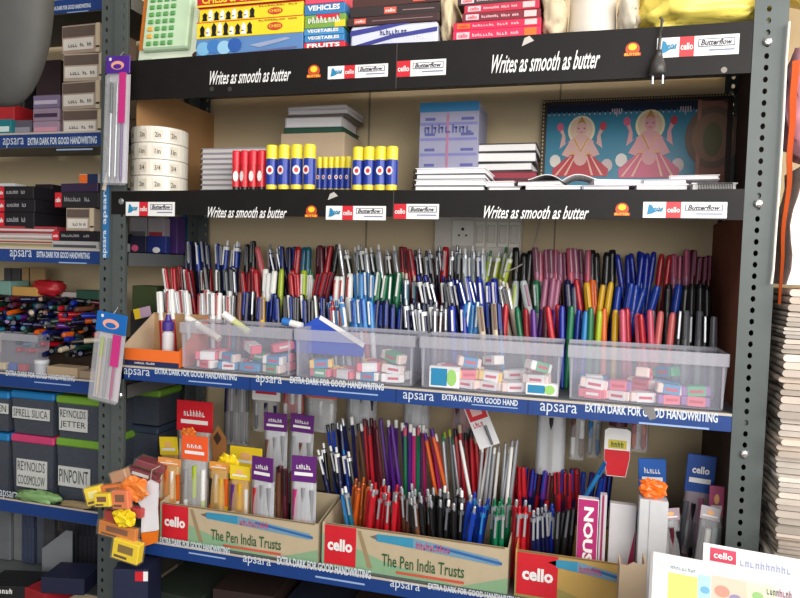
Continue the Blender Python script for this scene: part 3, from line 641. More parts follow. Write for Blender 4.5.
def Z(py): return at(640, py, .252).z-zb_
NBm = M((20, 34, 62), .3)
mb.rect(-hw+f, hw-f, H-f-.013, H-f, y-.0003, NBm)
for i in range(34):
    cx_ = -hw+f+.004+(W-2*f-.008)*i/33; mb.ell(cx_, H-f-.013, .0042, .004, y-.0004, NBm, 8); mb.ell(cx_, H-f-.018, .0013, .0022, y-.0005, LP, 6)
for cxp in (616, 685):
    for k in range(-2, 3): mb.rect(X(cxp)+k*.004-.001, X(cxp)+k*.004+.001, H-f-.024+abs(k)*.004, H-f-.010, y-.0006, LP)
def figure(cx_, top, base, body, skirt, halo, s):
    c = X(cx_); h = Z(top)-Z(base); b = Z(base)
    mb.ell(c, b+h*.80, .024*s, .027*s, y-.0005, halo, 20); mb.ell(c, b+h*.80, .020*s, .023*s, y-.0007, M((228, 198, 170), .4), 20)
    mb.poly([(c-.008*s, b+h*.90), (c, b+h*1.03), (c+.008*s, b+h*.90)], y-.0009, M((190, 140, 60), .4)); mb.ell(c, b+h*.82, .0095*s, .0125*s, y-.0011, body, 16)
    for sg in (-1, 1): mb.ell(c+sg*.005*s, b+h*.83, .0016, .0012, y-.0013, M((80, 40, 40), .5), 8)
    mb.rect(c-.003*s, c+.003*s, b+h*.765, b+h*.775, y-.0013, RD)
    mb.poly([(c-.022*s, b+h*.62), (c-.008*s, b+h*.72), (c+.008*s, b+h*.72), (c+.022*s, b+h*.62), (c+.017*s, b+h*.28), (c-.017*s, b+h*.28)], y-.001, body)
    for sg in (-1, 1):
        P = lambda a, q: (c+sg*a*s, b+h*q)
        mb.poly([P(.016, .66), P(.038, .50), P(.034, .72), P(.040, .82), P(.033, .83), P(.028, .70), P(.028, .58)], y-.0008, body)
        mb.ell(c+sg*.038*s, b+h*.86, .006*s, .008*s, y-.0012, RD if sg > 0 else PK, 10)
        mb.poly([P(.020, .62), P(.034, .40), P(.022, .36), P(.012, .45), P(.015, .50)], y-.0012, body)
    mb.poly([(c-.016*s, b+h*.42), (c+.016*s, b+h*.42), (c+.050*s, b+h*.16), (c+.048*s, b+h*.04), (c-.048*s, b+h*.04), (c-.050*s, b+h*.16)], y-.0011, skirt)
    for q in (-.034, -.02, .02, .034): mb.poly([(c+q*s*.5, b+h*.38), (c+q*s*.5+.002, b+h*.38), (c+q*s*1.2, b+h*.06), (c+q*s*1.2-.004, b+h*.06)], y-.0013, M((240, 190, 170), .4))
    mb.rect(c-.017*s, c+.017*s, b+h*.40, b+h*.43, y-.0014, M((220, 180, 90), .4)); mb.ell(c-.045*s, b+h*.30, .010*s, .012*s, y-.0009, M((230, 226, 220), .4), 10); mb.ell(c+.047*s, b+h*.22, .010*s, .012*s, y-.0009, M((210, 190, 190), .4), 10)
    mb.ell(c, b+h*.34, .012*s, .014*s, y-.0016, body, 12); mb.tube([(c-.012*s, y-.0014, b+h*.66), (c, y-.0014, b+h*.45), (c+.012*s, y-.0014, b+h*.66)], .0012, YELL, 5)
figure(581, 115, 178, SK, RD, M((236, 224, 190), .4), 1.0); figure(650, 110, 180, M((226, 160, 166), .4), PK, M((240, 228, 180), .4), 1.04)
for k in range(-4, 5): mb.ell(X(650)+k*.012, .012+.004*(4-abs(k)), .010, .016, y-.0016, PK if k % 2 else M((226, 120, 150), .4), 10)
BR = M((160, 108, 92), .5)
mb.rect(X(697), hw-f, f, H-f-.002, y-.0018, BR)
mb.ell((X(700)+hw-f)/2, H*.62, .045, .055, y-.0022, M((122, 98, 84), .5), 20); mb.ell((X(700)+hw-f)/2, H*.62, .034, .043, y-.0025, M((150, 116, 94), .5), 20); mb.ell((X(700)+hw-f)/2, H*.60, .016, .030, y-.0028, M((112, 108, 78), .5), 14)
mb.rect(X(697), X(701), f, H-f, y-.0024, M((180, 126, 110), .5)); mb.rect(X(701), hw-f, f, H*.28, y-.003, M((150, 92, 74), .5))
mb.build('print', t)

# plug hanging in front of top strip
px_ = at(658, 65, -.02); PG = M((58, 56, 56), .4)
t = thing('power_plug', 'black two-pin plug hanging by its cord over the top black strip', 'plug', (px_.x, -.02, px_.z))
T_ = at(658, 22, -.02).z-px_.z; B_z = at(658, 85, -.02).z-px_.z
mb = MB(); mb.tube([(.002, .018, T_+.012), (.003, .004, T_+.004), (.001, 0, T_*.6), (0, 0, .018)], .0022, PG); mb.build('cord', t)
mb = MB(); mb.tube([(0, 0, .02), (0, 0, .008), (0, 0, .0), (0, 0, -.012), (0, 0, -.014)], [.004, .0065, .010, .0115, .009], PG, 10); mb.build('plug_body', t, None, True)
for s in (-1, 1): MB().tube([(s*.0065, 0, -.013), (s*.0065, 0, -.026)], .0019, METAL).build('pin', t)

# switchboard on the wall
x0, x1, z0, z1 = fr(434, 522, 212, 262, .26)
t = thing('switchboard', 'white wall switchboard with one socket and four switches above the back pens', 'switchboard', ((x0+x1)/2, .2748, z0)); hx = (x1-x0)/2; h = z1-z0
SW = M((206, 200, 190), .45)
MB().box(-hx, hx, -.016, 0, 0, h, SW, .002).build('backplate', t); Xs = lambda p: at(p, 230, .258).x-(x0+x1)/2; Zs = lambda p: at(475, p, .258).z-z0
mb = MB(); mb.box(Xs(452), Xs(474), -.019, -.0162, Zs(247), Zs(220), M((216, 212, 204), .4), .001)
cx_, cz_ = (Xs(452)+Xs(474))/2, (Zs(247)+Zs(220))/2
for a, b, r in ((0, .008, .003), (-.007, -.004, .0022), (.007, -.004, .0022)): mb.ell(cx_+a, cz_+b, r, r, -.0194, DARKHOLE, 10)
mb.build('socket', t)
for i, (p, q) in enumerate(((475.5, 485), (486.5, 497), (498, 508.5), (509.5, 520))):
    MB().box(Xs(p), Xs(q), -.019, -.0162, Zs(247), Zs(221), M((222, 218, 208), .4), .001).box(Xs(p)+.003, Xs(q)-.003, -.022, -.019, Zs(243), Zs(225), SW, .001).build('switch', t)
c0, c1 = at(539, 222, .245), at(504, 272, .2)
mb = MB(); pts = []
for i in range(13):
    u = i/12; p = c0.lerp(c1, u); p.z -= .02*math.sin(math.pi*u); p.x += .012*math.sin(math.pi*u); pts.append((p.x-c0.x, p.y-c0.y, p.z-c0.z))
o = mb.tube([(0.004, .02, .05)]+pts, .0014, M((170, 164, 156), .5)).build('cable'); o.location = c0; tag(o, 'thin grey cable drooping from the switchboard down over the pens', 'cable')

# ------------------------------------------------------------------ things on top shelf (S1)
ZT = S1+.0005
# calculator pack
x0, x1 = at(132, 40, .02).x, at(196, 40, .02).x
t = thing('toy_calculator_pack', 'white toy calculator pack with green keys, leaning at left end of the top shelf', 'toy pack', ((x0+x1)/2, .035, ZT), (RAD(-8), 0, 0)); hx = (x1-x0)/2; h = .17
mb = MB(); mb.box(-hx, hx, 0, .004, 0, h, M((216, 226, 206), .5), .001); mb.rect(-hx, -hx+.012, .03, h, -.0004, M((226, 130, 50), .5)); mb.rect(hx-.014, hx, .02, h, -.0004, M((236, 240, 232), .5))
mb.text('~CALCULATOR', hx-.012, hx-.003, .025, .12, -.0008, M((60, 90, 110), .5), .01, 0, 90); mb.text('~maths', -hx+.006, -hx+.03, .006, .014, -.0008, GREEN, .02)
mb.build('backing_card', t)
mb = MB(); mb.box(-hx+.016, hx-.022, -.014, -.0006, .024, h-.004, M((196, 222, 190), .35), .003)
for r in range(7):
    for c in range(4):
        xx = -hx+.026+c*.0145; zz = .030+r*.0135
        mb.box(xx, xx+.0105, -.0165, -.014, zz, zz+.008, M((232, 176, 70), .4) if (c == 0 and r in (1, 2)) else M((96, 160, 92), .4), .0015)
mb.build('calculator', t)
mb = MB(); mb.blob((hx-.008, -.004, .012), (.007, .004, .007), M((60, 40, 30), .5), 2, .1, 10, 8); mb.build('black_sticker', t)
# chess boxes
cy0, cy1 = .008, .20
x0, x1 = at(197, 45, .01).x, at(303, 45, .01).x
zb1 = [ZT, at(250, 36, .01).z, at(250, 19, .01).z, at(250, 4, .01).z, at(250, -12, .01).z]
YB = M((240, 212, 36), .45)
def chess(mb, xa, xb, za, zb, y):
    h = zb-za; mb.rect(xa, xb, zb-.0015, zb, y, M((206, 40, 30), .5))
    for k in range(9):
        xx = xa+.006+k*.0112; hh = h*(.55+.3*random.random()); m = (BLACK, WHITE)[k % 2]
        mb.poly([(xx, za+h*.12), (xx+.0108, za+h*.12), (xx+.0092, za+h*.3), (xx+.0102, za+h*.12+hh*.7), (xx+.0055, za+h*.12+hh), (xx+.001, za+h*.12+hh*.7), (xx+.002, za+h*.3)], y-.0003, m)
        if k % 2: mb.rect(xx+.002, xx+.006, za+h*.3, za+h*.36, y-.0005, BLACK)
    mb.ell(xb-.05, za+h*.45, .014, h*.24, y-.0003, M((196, 60, 40), .5)); mb.text('CHESS', xb-.061, xb-.039, za+h*.37, za+h*.55, y-.0006, YELL, .02); mb.text('~MAGNETIC SET', xb-.08, xb-.01, za+h*.78, za+h*.9, y-.0006, M((150, 90, 30), .5))
def bluegame(mb, xa, xb, za, zb, y):
    h = zb-za; 
    for k, c in enumerate(((120, 180, 220), (60, 120, 190), (150, 200, 230), (40, 90, 170))): mb.ell(xa+.014+k*.02, za+h*(.45+.1*(k % 2)), .013, h*.38, y-.0003-.0002*k, M(c, .5))
    mb.poly([(xa+.1, za+h*.5), (xb-.03, za+h*.8), (xb-.02, za+h*.7), (xa+.12, za+h*.35)], y-.0004, M((150, 160, 190), .5)); mb.poly([(xa+.1, za+h*.15), (xb-.01, za+h*.3), (xb-.01, za+h*.2), (xa+.1, za+h*.08)], y-.0004, M((96, 100, 150), .5))
def redchess(mb, xa, xb, za, zb, y): mb.text('CHESS & CHECKERS', xa+.01, xb-.03, za+.2*(zb-za), za+.7*(zb-za), y-.0003, YELL, .03); mb.rect(xa, xb, za, za+.12*(zb-za), y-.0002, YELL)
carton('game_box', 'blue patterned game box under the yellow chess boxes', 'game box', x0, x1, cy0, cy1, zb1[0], zb1[1]-.0004, M((88, 130, 184), .5), bluegame, 'game boxes on the top shelf')
carton('game_box', 'lower yellow chess box resting on the blue game box', 'game box', x0, x1, cy0, cy1, zb1[1], zb1[2]-.0004, YB, chess, 'game boxes on the top shelf')
carton('game_box', 'upper yellow chess box beneath the red chess box', 'game box', x0+.002, x1-.002, cy0+.004, cy1, zb1[2], zb1[3]-.0004, YB, chess, 'game boxes on the top shelf')
carton('game_box', 'red chess box topping the pile of yellow chess boxes', 'game box', x0, x1-.006, cy0, cy1, zb1[3], zb1[4], M((190, 36, 34), .5), redchess, 'game boxes on the top shelf')
# flash card boxes
x0, x1 = at(304, 30, .01).x, at(345, 30, .01).x
ys = [50.5, 41.5, 34.5, 27.5, 14, 3, -9]
fc = [((212, 40, 58), 'FRUITS', 'red box reading FRUITS, lowest of the picture card boxes'), ((52, 130, 190), 'VEGETABLES', 'blue box reading VEGETABLES just above the red FRUITS box'), ((64, 140, 196), 'VEGETABLES', 'upper of two blue boxes reading VEGETABLES'),
      ((120, 160, 60), '~ANIMALS', 'green picture card box with red and yellow print'), ((46, 120, 180), 'VEHICLES', 'blue box reading VEHICLES above the green card box'), ((220, 70, 100), '~BIRDS', 'pink picture card box, top of its pile')]
z = ZT
for i, (c, s, lb) in enumerate(fc):
    z1 = at(325, ys[i+1], .01).z-.0004
    def deco(mb, xa, xb, za, zb, y, s=s, i=i):
        h = zb-za; mb.text(s, xa+.006, xb-.008, za+h*.36, zb-h*.14, y-.0003, WHITE, .04)
        if i == 3: mb.rect(xa+.02, xb-.01, zb-h*.3, zb, y-.0002, RED); mb.rect(xb-.018, xb, za, za+h*.5, y-.0002, YELL)
    carton('flash_card_box', lb, 'box', x0+.001*(i % 2), x1-.0015*(i % 3), .010, .11, z, z1, M(c, .5), deco, 'picture card boxes on the top shelf', 0); z = z1+.0004
# blue white tin, black boxes
x0, x1 = at(350, 35, .01).x, at(437, 35, .01).x
def tin(mb, xa, xb, za, zb, y):
    h = zb-za; DB = M((52, 56, 140), .4); w_ = xb-xa
    mb.poly([(xa, za+h*.55), (xa+w_*.35, za+h*.75), (xa+w_*.7, zb), (xa+w_*.45, zb), (xa, za+h*.8)], y-.0003, DB); mb.poly([(xa+w_*.1, za), (xa+w_*.5, za+h*.35), (xb, za+h*.55), (xb, za+h*.75), (xa+w_*.45, za+h*.5), (xa+w_*.02, za+h*.1)], y-.0004, DB)
    mb.poly([(xa+.01, za+h*.05), (xa+w_*.4, za+h*.15), (xb-.01, za+h*.1), (xb, za), (xa, za)], y-.0003, DB); mb.text('~GEOMETRY', xa+w_*.35, xa+w_*.66, za+h*.52, za+h*.76, y-.0007, M((40, 50, 120), .5), .02); mb.text('~BOX', xb-w_*.25, xb-w_*.12, za+h*.25, za+h*.42, y-.0007, WHITE, .03)
z1 = at(395, 23, .01).z
carton('geometry_box', 'white box with dark blue stripes under the dark flat boxes on the top shelf', 'box', x0, x1, .012, .10, ZT, z1-.0005, M((206, 210, 226), .4), tin, None, 0, .003)
z = z1
for i, (py, c, lb) in enumerate([(14, (58, 30, 34), 'lowest dark maroon pen box on the striped box'), (3, (40, 26, 28), 'middle dark pen box on the striped box'), (-7, (70, 34, 30), 'upper brown pen box on the striped box')]):
    z1 = at(395, py, .01).z-.0004
    def deco(mb, xa, xb, za, zb, y, i=i):
        h = zb-za; a = xa+.012+i*.045; mb.rect(a, a+.02, za+h*.2, zb-h*.2, y-.0003, M((226, 90, 70), .5)); mb.text('cello', a+.002, a+.018, za+h*.35, zb-h*.35, y-.0006, WHITE, .02); mb.rect(a+.03, xb-.01, za+h*.4, za+h*.5, y-.0003, M((140, 110, 110), .5))
    carton('pen_box', lb, 'box', x0-.006+.003*i, x1+.002, .012+.003*i, .10, z, z1, M(c, .4), deco, 'flat pen boxes on the top shelf', RAD([0, 1.5, -1][i])); z = z1+.0004
# beige crumpled bag
def bagthing(name, label, cat, a, b, pt, pb, Y, ry, z0, m, seed, amp=.3, group=None, fq=3., sq=.7, nu=28, nv=18):
    x0, x1, _, z1 = fr(a, b, pt, pb, Y); cx, cz = (x0+x1)/2, (z0+z1)/2
    o = MB().blob((0, 0, (z1-z0)/2), ((x1-x0)/2, ry, (z1-z0)/2), m, seed, amp, nu, nv, fq, sq).build(name, None, None, True)
    o.location = (cx, Y+ry, z0); return tag(o, label, cat, group)
bagthing('plastic_bag', 'crumpled beige plastic bag between the striped box and the pink boxes', 'bag', 438, 453, -15, 42, .012, .05, ZT+.003, M((206, 188, 156), .5, 0, 'film'), 3, .25)
# pink red boxes
x0, x1 = at(453, 28, .01).x, at(541, 22, .01).x; z = ZT
for i, (py, c, xo, lb) in enumerate([(28, (214, 36, 84), 0, 'lowest hot pink pen box on the top shelf'), (19.5, (206, 30, 76), 0, 'second hot pink pen box on the top shelf'), (10, (120, 30, 44), .012, 'dark red pen box lying on the hot pink ones'), (1, (190, 40, 70), .016, 'crimson pen box near the pile top'), (-8, (60, 44, 46), .004, 'dark pen box topping the hot pink pile')]):
    z1 = at(495, py, .01).z-.0004
    def deco(mb, xa, xb, za, zb, y, i=i):
        h = zb-za; mb.rect(xa+.006, xa+.026, za+h*.2, zb-h*.2, y-.0003, ORANGE if i == 1 else M((240, 190, 200), .5)); mb.text('cello', xa+.009, xa+.023, za+h*.3, zb-h*.3, y-.0006, RED, .02)
        mb.text('~Gripper Ball Pen', xa+.03, xb-.032, za+h*.35, zb-h*.35, y-.0004, M((250, 200, 210), .5)); mb.rect(xb-.024, xb-.006, za+h*.2, zb-h*.15, y-.0003, M((250, 190, 190), .5) if i != 0 else ORANGE)
    carton('pen_box', lb, 'box', x0+xo, x1-xo*.2, .010+.002*i, .12, z, z1, M(c, .4), deco, 'pink and red pen boxes on the top shelf', RAD([0, 0, 1, -1, 0][i])); z = z1+.0004
# white cup roll + cloth + yellow bag
x0, x1 = at(568, 15, .03).x, at(618, 12, .03).x; rr = (x1-x0)/2
t = thing('adhesive_tape_roll', 'large white roll with brown base on the top shelf beside the yellow bag', 'roll', ((x0+x1)/2, .03+rr, ZT))
MB().lathe([(rr, 0), (rr*1.03, .002), (rr*1.03, .010)], M((110, 44, 40), .4), 28).build('brown_base', t); mb = MB(); mb.lathe([(rr*.98, .0102), (rr, .02), (rr*.96, .05), (rr*.98, .09), (rr*.9, .10)], M((222, 214, 204), .4), 28); mb.build('roll', t, None, True)
bagthing('cloth_bag', 'white crumpled cloth between the white roll and the yellow bag', 'cloth', 619, 641, -10, 28, .02, .04, ZT+.003, M((214, 204, 186), .7, 0, 'film'), 5, .3)
bagthing('plastic_bag', 'large bright yellow plastic bag lying on the right end of the top shelf', 'bag', 642, 792, -40, 21, .0, .10, ZT+.004, M((255, 228, 110), .35, 0, 'film'), 8, .22, None, 4., .55, 48, 26)

bagthing('paper_bag', 'small beige crumpled bag left of the large white roll on the top shelf', 'bag', 541, 566, -12, 30, .015, .05, ZT+.003, M((206, 190, 160), .6, 0, 'film'), 9, .3)
# white marker pens sticking out of the first trays
def stray(label, p0, p1, Y, c1, c2):
    A, B = at(p0[0], p0[1], Y), at(p1[0], p1[1], Y); t = thing('marker_pen', label, 'pen', tuple(A), (0, 0, 0), 'stray markers lying over the clear trays'); D = B-A; m = D*.6
    MB().tube([(0, 0, 0), tuple(m)], .0062, M(c1, .35), 10).build('barrel', t, None, False); MB().tube([tuple(m), tuple(D)], .0068, M(c2, .35), 10).build('cap', t, None, False)
stray('white marker pen with beige cap slanting into the first clear tray at its left', (220, 339), (187, 318), .055, (226, 218, 206), (232, 232, 228))
stray('white marker with yellow green end slanting down into the first clear tray', (249, 332), (224, 314), .06, (206, 210, 150), (236, 236, 236))
stray('white marker with light blue cap lying across the gap between the first two trays', (302, 326), (283, 321), .05, (236, 236, 236), (50, 120, 200))

# ================================================================== lower shelf (S4)
MINT = M((132, 168, 132), .6); BOXC = M((186, 170, 142), .6, 0, 'card'); OLV = M((150, 138, 76), .6)
def open_box(name, label, x0, x1, y0, y1, z0, hf, hb, m, deco, group):
    t = thing(name, label, 'carton', ((x0+x1)/2, y0, z0), group=group); hx = (x1-x0)/2; d = y1-y0; e = .0015
    mb = MB(); mb.box(-hx, hx, 0, e, 0, hf, m); deco(mb, -hx, hx, 0, hf, -.0004); mb.build('front_panel', t)
    MB().box(-hx, hx, d-e, d, 0, hb, m).build('back_panel', t); MB().box(-hx+e, hx-e, e, d-e, 0, e, CARDL).build('bottom_panel', t)
    for s in (-1, 1):
        xa = -hx if s < 0 else hx-e
        MB().add([(xa, e, 0), (xa, d-e, 0), (xa, d-e, hb), (xa, e, hf), (xa+e, e, 0), (xa+e, d-e, 0), (xa+e, d-e, hb), (xa+e, e, hf)], [(0, 1, 2, 3), (7, 6, 5, 4), (0, 1, 5, 4), (1, 2, 6, 5), (2, 3, 7, 6), (3, 0, 4, 7)], m).build('side_panel', t)
    return t
def cellobox(sqw, txt=True, low=MINT):
    def deco(mb, xa, xb, za, zb, y):
        w_, h = xb-xa, zb-za; LB = M((52, 140, 176), .5)
        mb.poly([(xa, za), (xa+w_*.75, za), (xa+w_*.35, za+h*.3), (xa, za+h*.75)], y, low)
        mb.poly([(xb-w_*.25, za), (xb, za), (xb, za+h*.35)], y, low)
        mb.rect(xa+w_*.015, xa+sqw, za+h*.06, zb-h*.04, y-.0003, RED); mb.text('cello', xa+sqw*.17, xa+sqw*.9, za+h*.38, za+h*.66, y-.0006, WHITE, .04)
        mb.box(xa+w_*.02, xb-w_*.02, y-.0003, y, zb-h*.03, zb, M((120, 96, 66), .6))
        a, b = xa+w_*.27, xb-w_*.03; c = za+h*.68
        sl = -.10*h
        mb.poly([(a, c+h*.14), (a+.015, c+h*.07), (a+.015, c+h*.22)], y-.0003, METAL)
        mb.poly([(a+.012, c+h*.06), (a+(b-a)*.34, c+h*.02), (a+(b-a)*.34, c+h*.24), (a+.012, c+h*.22)], y-.0004, LB)
        mb.poly([(a+(b-a)*.34, c+h*.02), (a+(b-a)*.97, c+sl), (b, c+sl+h*.06), (a+(b-a)*.97, c+sl+h*.15), (a+(b-a)*.34, c+h*.24)], y-.0004, M((110, 150, 176), .4))
        mb.poly([(a+(b-a)*.5, c+h*.10), (b, c+sl+h*.03), (b, c+sl+h*.09), (a+(b-a)*.5, c+h*.16)], y-.0006, M((46, 96, 160), .5)); mb.text('~Technotip', a+(b-a)*.36, a+(b-a)*.62, c+h*.02, c+h*.18, y-.0008, M((190, 70, 110), .5), .03, .3)
        mb.poly([(xa+w_*.2, zb-h*.08), (xa+w_*.26, za+h*.1), (xa+w_*.29, za+h*.1), (xa+w_*.22, zb-h*.08)], y-.0002, M((150, 130, 96), .6))
        if txt:
            mb.text('The Pen India Trusts', xa+w_*.34, xb-w_*.22, za+h*.20, za+h*.48, y-.0006, M((34, 84, 44), .6), .01)
            mb.rect(xa+w_*.42, xb-w_*.22, za+h*.07, za+h*.13, y-.0004, M((200, 84, 60), .6))
    return deco
BA = (at(160, 518, .005).x, at(318, 545, .005).x); BB = (at(322, 545, .005).x, at(508, 570, .005).x); BC = (at(515, 570, .005).x, at(640, 585, .005).x)
open_box('pen_display_box', 'left of three cello display boxes, holding hang packs', *BA, .005, .105, S4+.0005, .068, .085, BOXC, cellobox(.058), 'cello display boxes on the lower shelf')
open_box('pen_display_box', 'middle of three cello display boxes, holding rows of pens', *BB, .005, .105, S4+.0005, .073, .085, BOXC, cellobox(.060), 'cello display boxes on the lower shelf')
open_box('pen_display_box', 'right cello display box with olive front, partly hidden by the foreground print', *BC, .005, .105, S4+.0005, .073, .085, M((184, 150, 80), .6, 0, 'card'), cellobox(.064, False, OLV), 'cello display boxes on the lower shelf')
# riser behind the boxes
rs = thing('cardboard_riser', 'dark cardboard block under the pencils behind the cello boxes', 'carton', (.50, .165, S4)); MB().box(-.46, .49, -.05, .05, 0, .048, CARDD, .001).build('riser_block', rs)

def pens4(Y, base, pyt, L, spec, where, group, tb=(-7, -3)):
    for x0, x1, n, kind, cols, lean, w_ in spec:
        if kind == 'pencil': n = int(n*1.4+.5); lean -= 4
        for i in range(n):
            px = x0+(i+.5)*(x1-x0)/n; a, b, c = cols[i % len(cols)]
            th = RAD(lean+random.uniform(-2.5, 2.5)); X_ = at(px, pyt+(px-400)*.08, Y).x; xb = X_-L*math.sin(th)
            look = f'{CN[a][1]} {KN[kind]} with {CN[b][1]} {"tip" if kind in ("pencil", "rod", "click") else "cap"}' if a != b else f'all {CN[a][1]} {KN[kind]}'
            pen(kind, a, b, c, (xb, Y+random.choice((-.007, .007)), base), (RAD(random.uniform(*tb)), th, RAD(random.uniform(-20, 20))), f'{look}, {w_} {where}', group, L/.131*random.uniform(.95, 1.03) if kind not in ('pencil', 'rod') else random.uniform(.9, 1.02))
pens4(.135, S4+.049, 432, .165, [(322, 345, 5, 'pencil', [('blue', 'black', 'black'), ('navy', 'silver', 'silver')], -8, 'left end'), (345, 360, 3, 'pencil', [('brown', 'black', 'black'), ('navy', 'white', 'silver')], -6, 'left end'),
   (358, 378, 5, 'pencil', [('maroon', 'maroon', 'black'), ('red', 'maroon', 'black')], -3, 'left part'), (378, 402, 5, 'pencil', [('purple', 'purple', 'black'), ('purple', 'white', 'white')], -3, 'left part'),
   (402, 422, 5, 'pencil', [('magenta', 'white', 'white'), ('green', 'pink', 'white'), ('purple', 'white', 'white')], 0, 'middle'), (420, 436, 4, 'pencil', [('magenta', 'pink', 'white'), ('red', 'white', 'white'), ('orange', 'purple', 'white')], -9, 'middle'),
   (436, 453, 4, 'rod', [('grey', 'lime', 'lime'), ('silver', 'green', 'silver')], -8, 'middle'), (453, 480, 7, 'pencil', [('red', 'black', 'black'), ('maroon', 'black', 'black'), ('red', 'cream', 'black')], -3, 'right part')],
   'of pencil row behind cello boxes', 'pencils behind the cello boxes')
pens4(.118, S4+.049, 452, .165, [(455, 466, 1, 'rod', [('white', 'white', 'white')], -14, 'right part'), (480, 520, 9, 'rod', [('silver', 'white', 'silver'), ('white', 'silver', 'silver'), ('silver', 'silver', 'silver')], 3, 'right end')],
   'of pencil row behind cello boxes', 'pencils behind the cello boxes')
FR4 = [(350, 368, 4, 'click', [('copper', 'copper', 'copper'), ('orange', 'brown', 'copper')], 0, 'left part'), (368, 400, 7, 'click', [('red', 'silver', 'red'), ('red', 'red', 'silver')], 2, 'left part'), (400, 436, 8, 'click', [('brown', 'silver', 'silver'), ('black', 'silver', 'black')], -5, 'middle'),
   (436, 466, 6, 'click', [('black', 'silver', 'black'), ('black', 'white', 'grey')], 0, 'middle'), (467, 490, 4, 'click', [('blue', 'silver', 'blue'), ('blue', 'blue', 'lblue')], 6, 'right part'), (491, 510, 4, 'click', [('green', 'green', 'silver')], 0, 'right end')]
pens4(.058, S4+.003, 493, .128, FR4, 'of the middle cello box', 'pens in the middle cello box')
pens4(.030, S4+.003, 500, .122, [(336, 347, 2, 'click', [('lblue', 'white', 'lblue'), ('teal', 'white', 'silver')], -14, 'left end')]+[(a+2, b-2, max(1, n-2), k, c, l, w_) for a, b, n, k, c, l, w_ in FR4[1:]], 'of middle cello box, front', 'pens in the middle cello box')
pens4(.045, S4+.003, 476, .135, [(272, 292, 5, 'cap', [('maroon', 'maroon', 'black'), ('brown', 'brown', 'brown'), ('black', 'grey', 'silver')], -3, 'right part'), ], 'of the left cello box', 'loose pens in the left cello box')
pens4(.115, S4+.049, 470, .12, [(312, 346, 7, 'click', [('black', 'white', 'silver'), ('navy', 'white', 'white'), ('blue', 'lblue', 'white')], -14, 'left end')], 'behind the middle cello box', 'pens standing behind the middle cello box')
pens4(.045, S4+.003, 497, .125, [(514, 532, 5, 'click', [('red', 'silver', 'red'), ('red', 'red', 'silver')], 2, 'left part'), (532, 548, 4, 'click', [('navy', 'silver', 'silver')], -3, 'left part'), (548, 556, 2, 'click', [('royal', 'blue', 'silver')], 0, 'middle'), (556, 576, 4, 'cap', [('black', 'black', 'grey')], 3, 'middle')],
   'of the right cello box', 'pens in the right cello box')
pens4(.135, S4+.049, 466, .115, [(504, 524, 6, 'cap', [('red', 'red', 'red'), ('navy', 'red', 'red')], -2, 'left part'), (524, 552, 8, 'cap', [('navy', 'navy', 'blue'), ('red', 'maroon', 'maroon'), ('navy', 'purple', 'blue')], 3, 'middle'), (552, 580, 8, 'cap', [('maroon', 'maroon', 'red'), ('red', 'red', 'maroon'), ('navy', 'maroon', 'blue')], -4, 'right part'),
   (584, 612, 6, 'cap', [('navy', 'blue', 'blue'), ('royal', 'purple', 'blue'), ('navy', 'navy', 'blue')], 6, 'far right')], 'behind the right cello box', 'bunched pens behind the right cello box')
pens4(.085, S4+.003, 500, .125, [(612, 640, 5, 'cap', [('navy', 'navy', 'blue'), ('black', 'black', 'grey')], -4, 'left'), (668, 722, 10, 'cap', [('maroon', 'clear', 'clear'), ('black', 'black', 'grey'), ('clear', 'mauve', 'clear')], 2, 'right')], 'of the shelf right end', 'pens at the right end of the lower shelf')

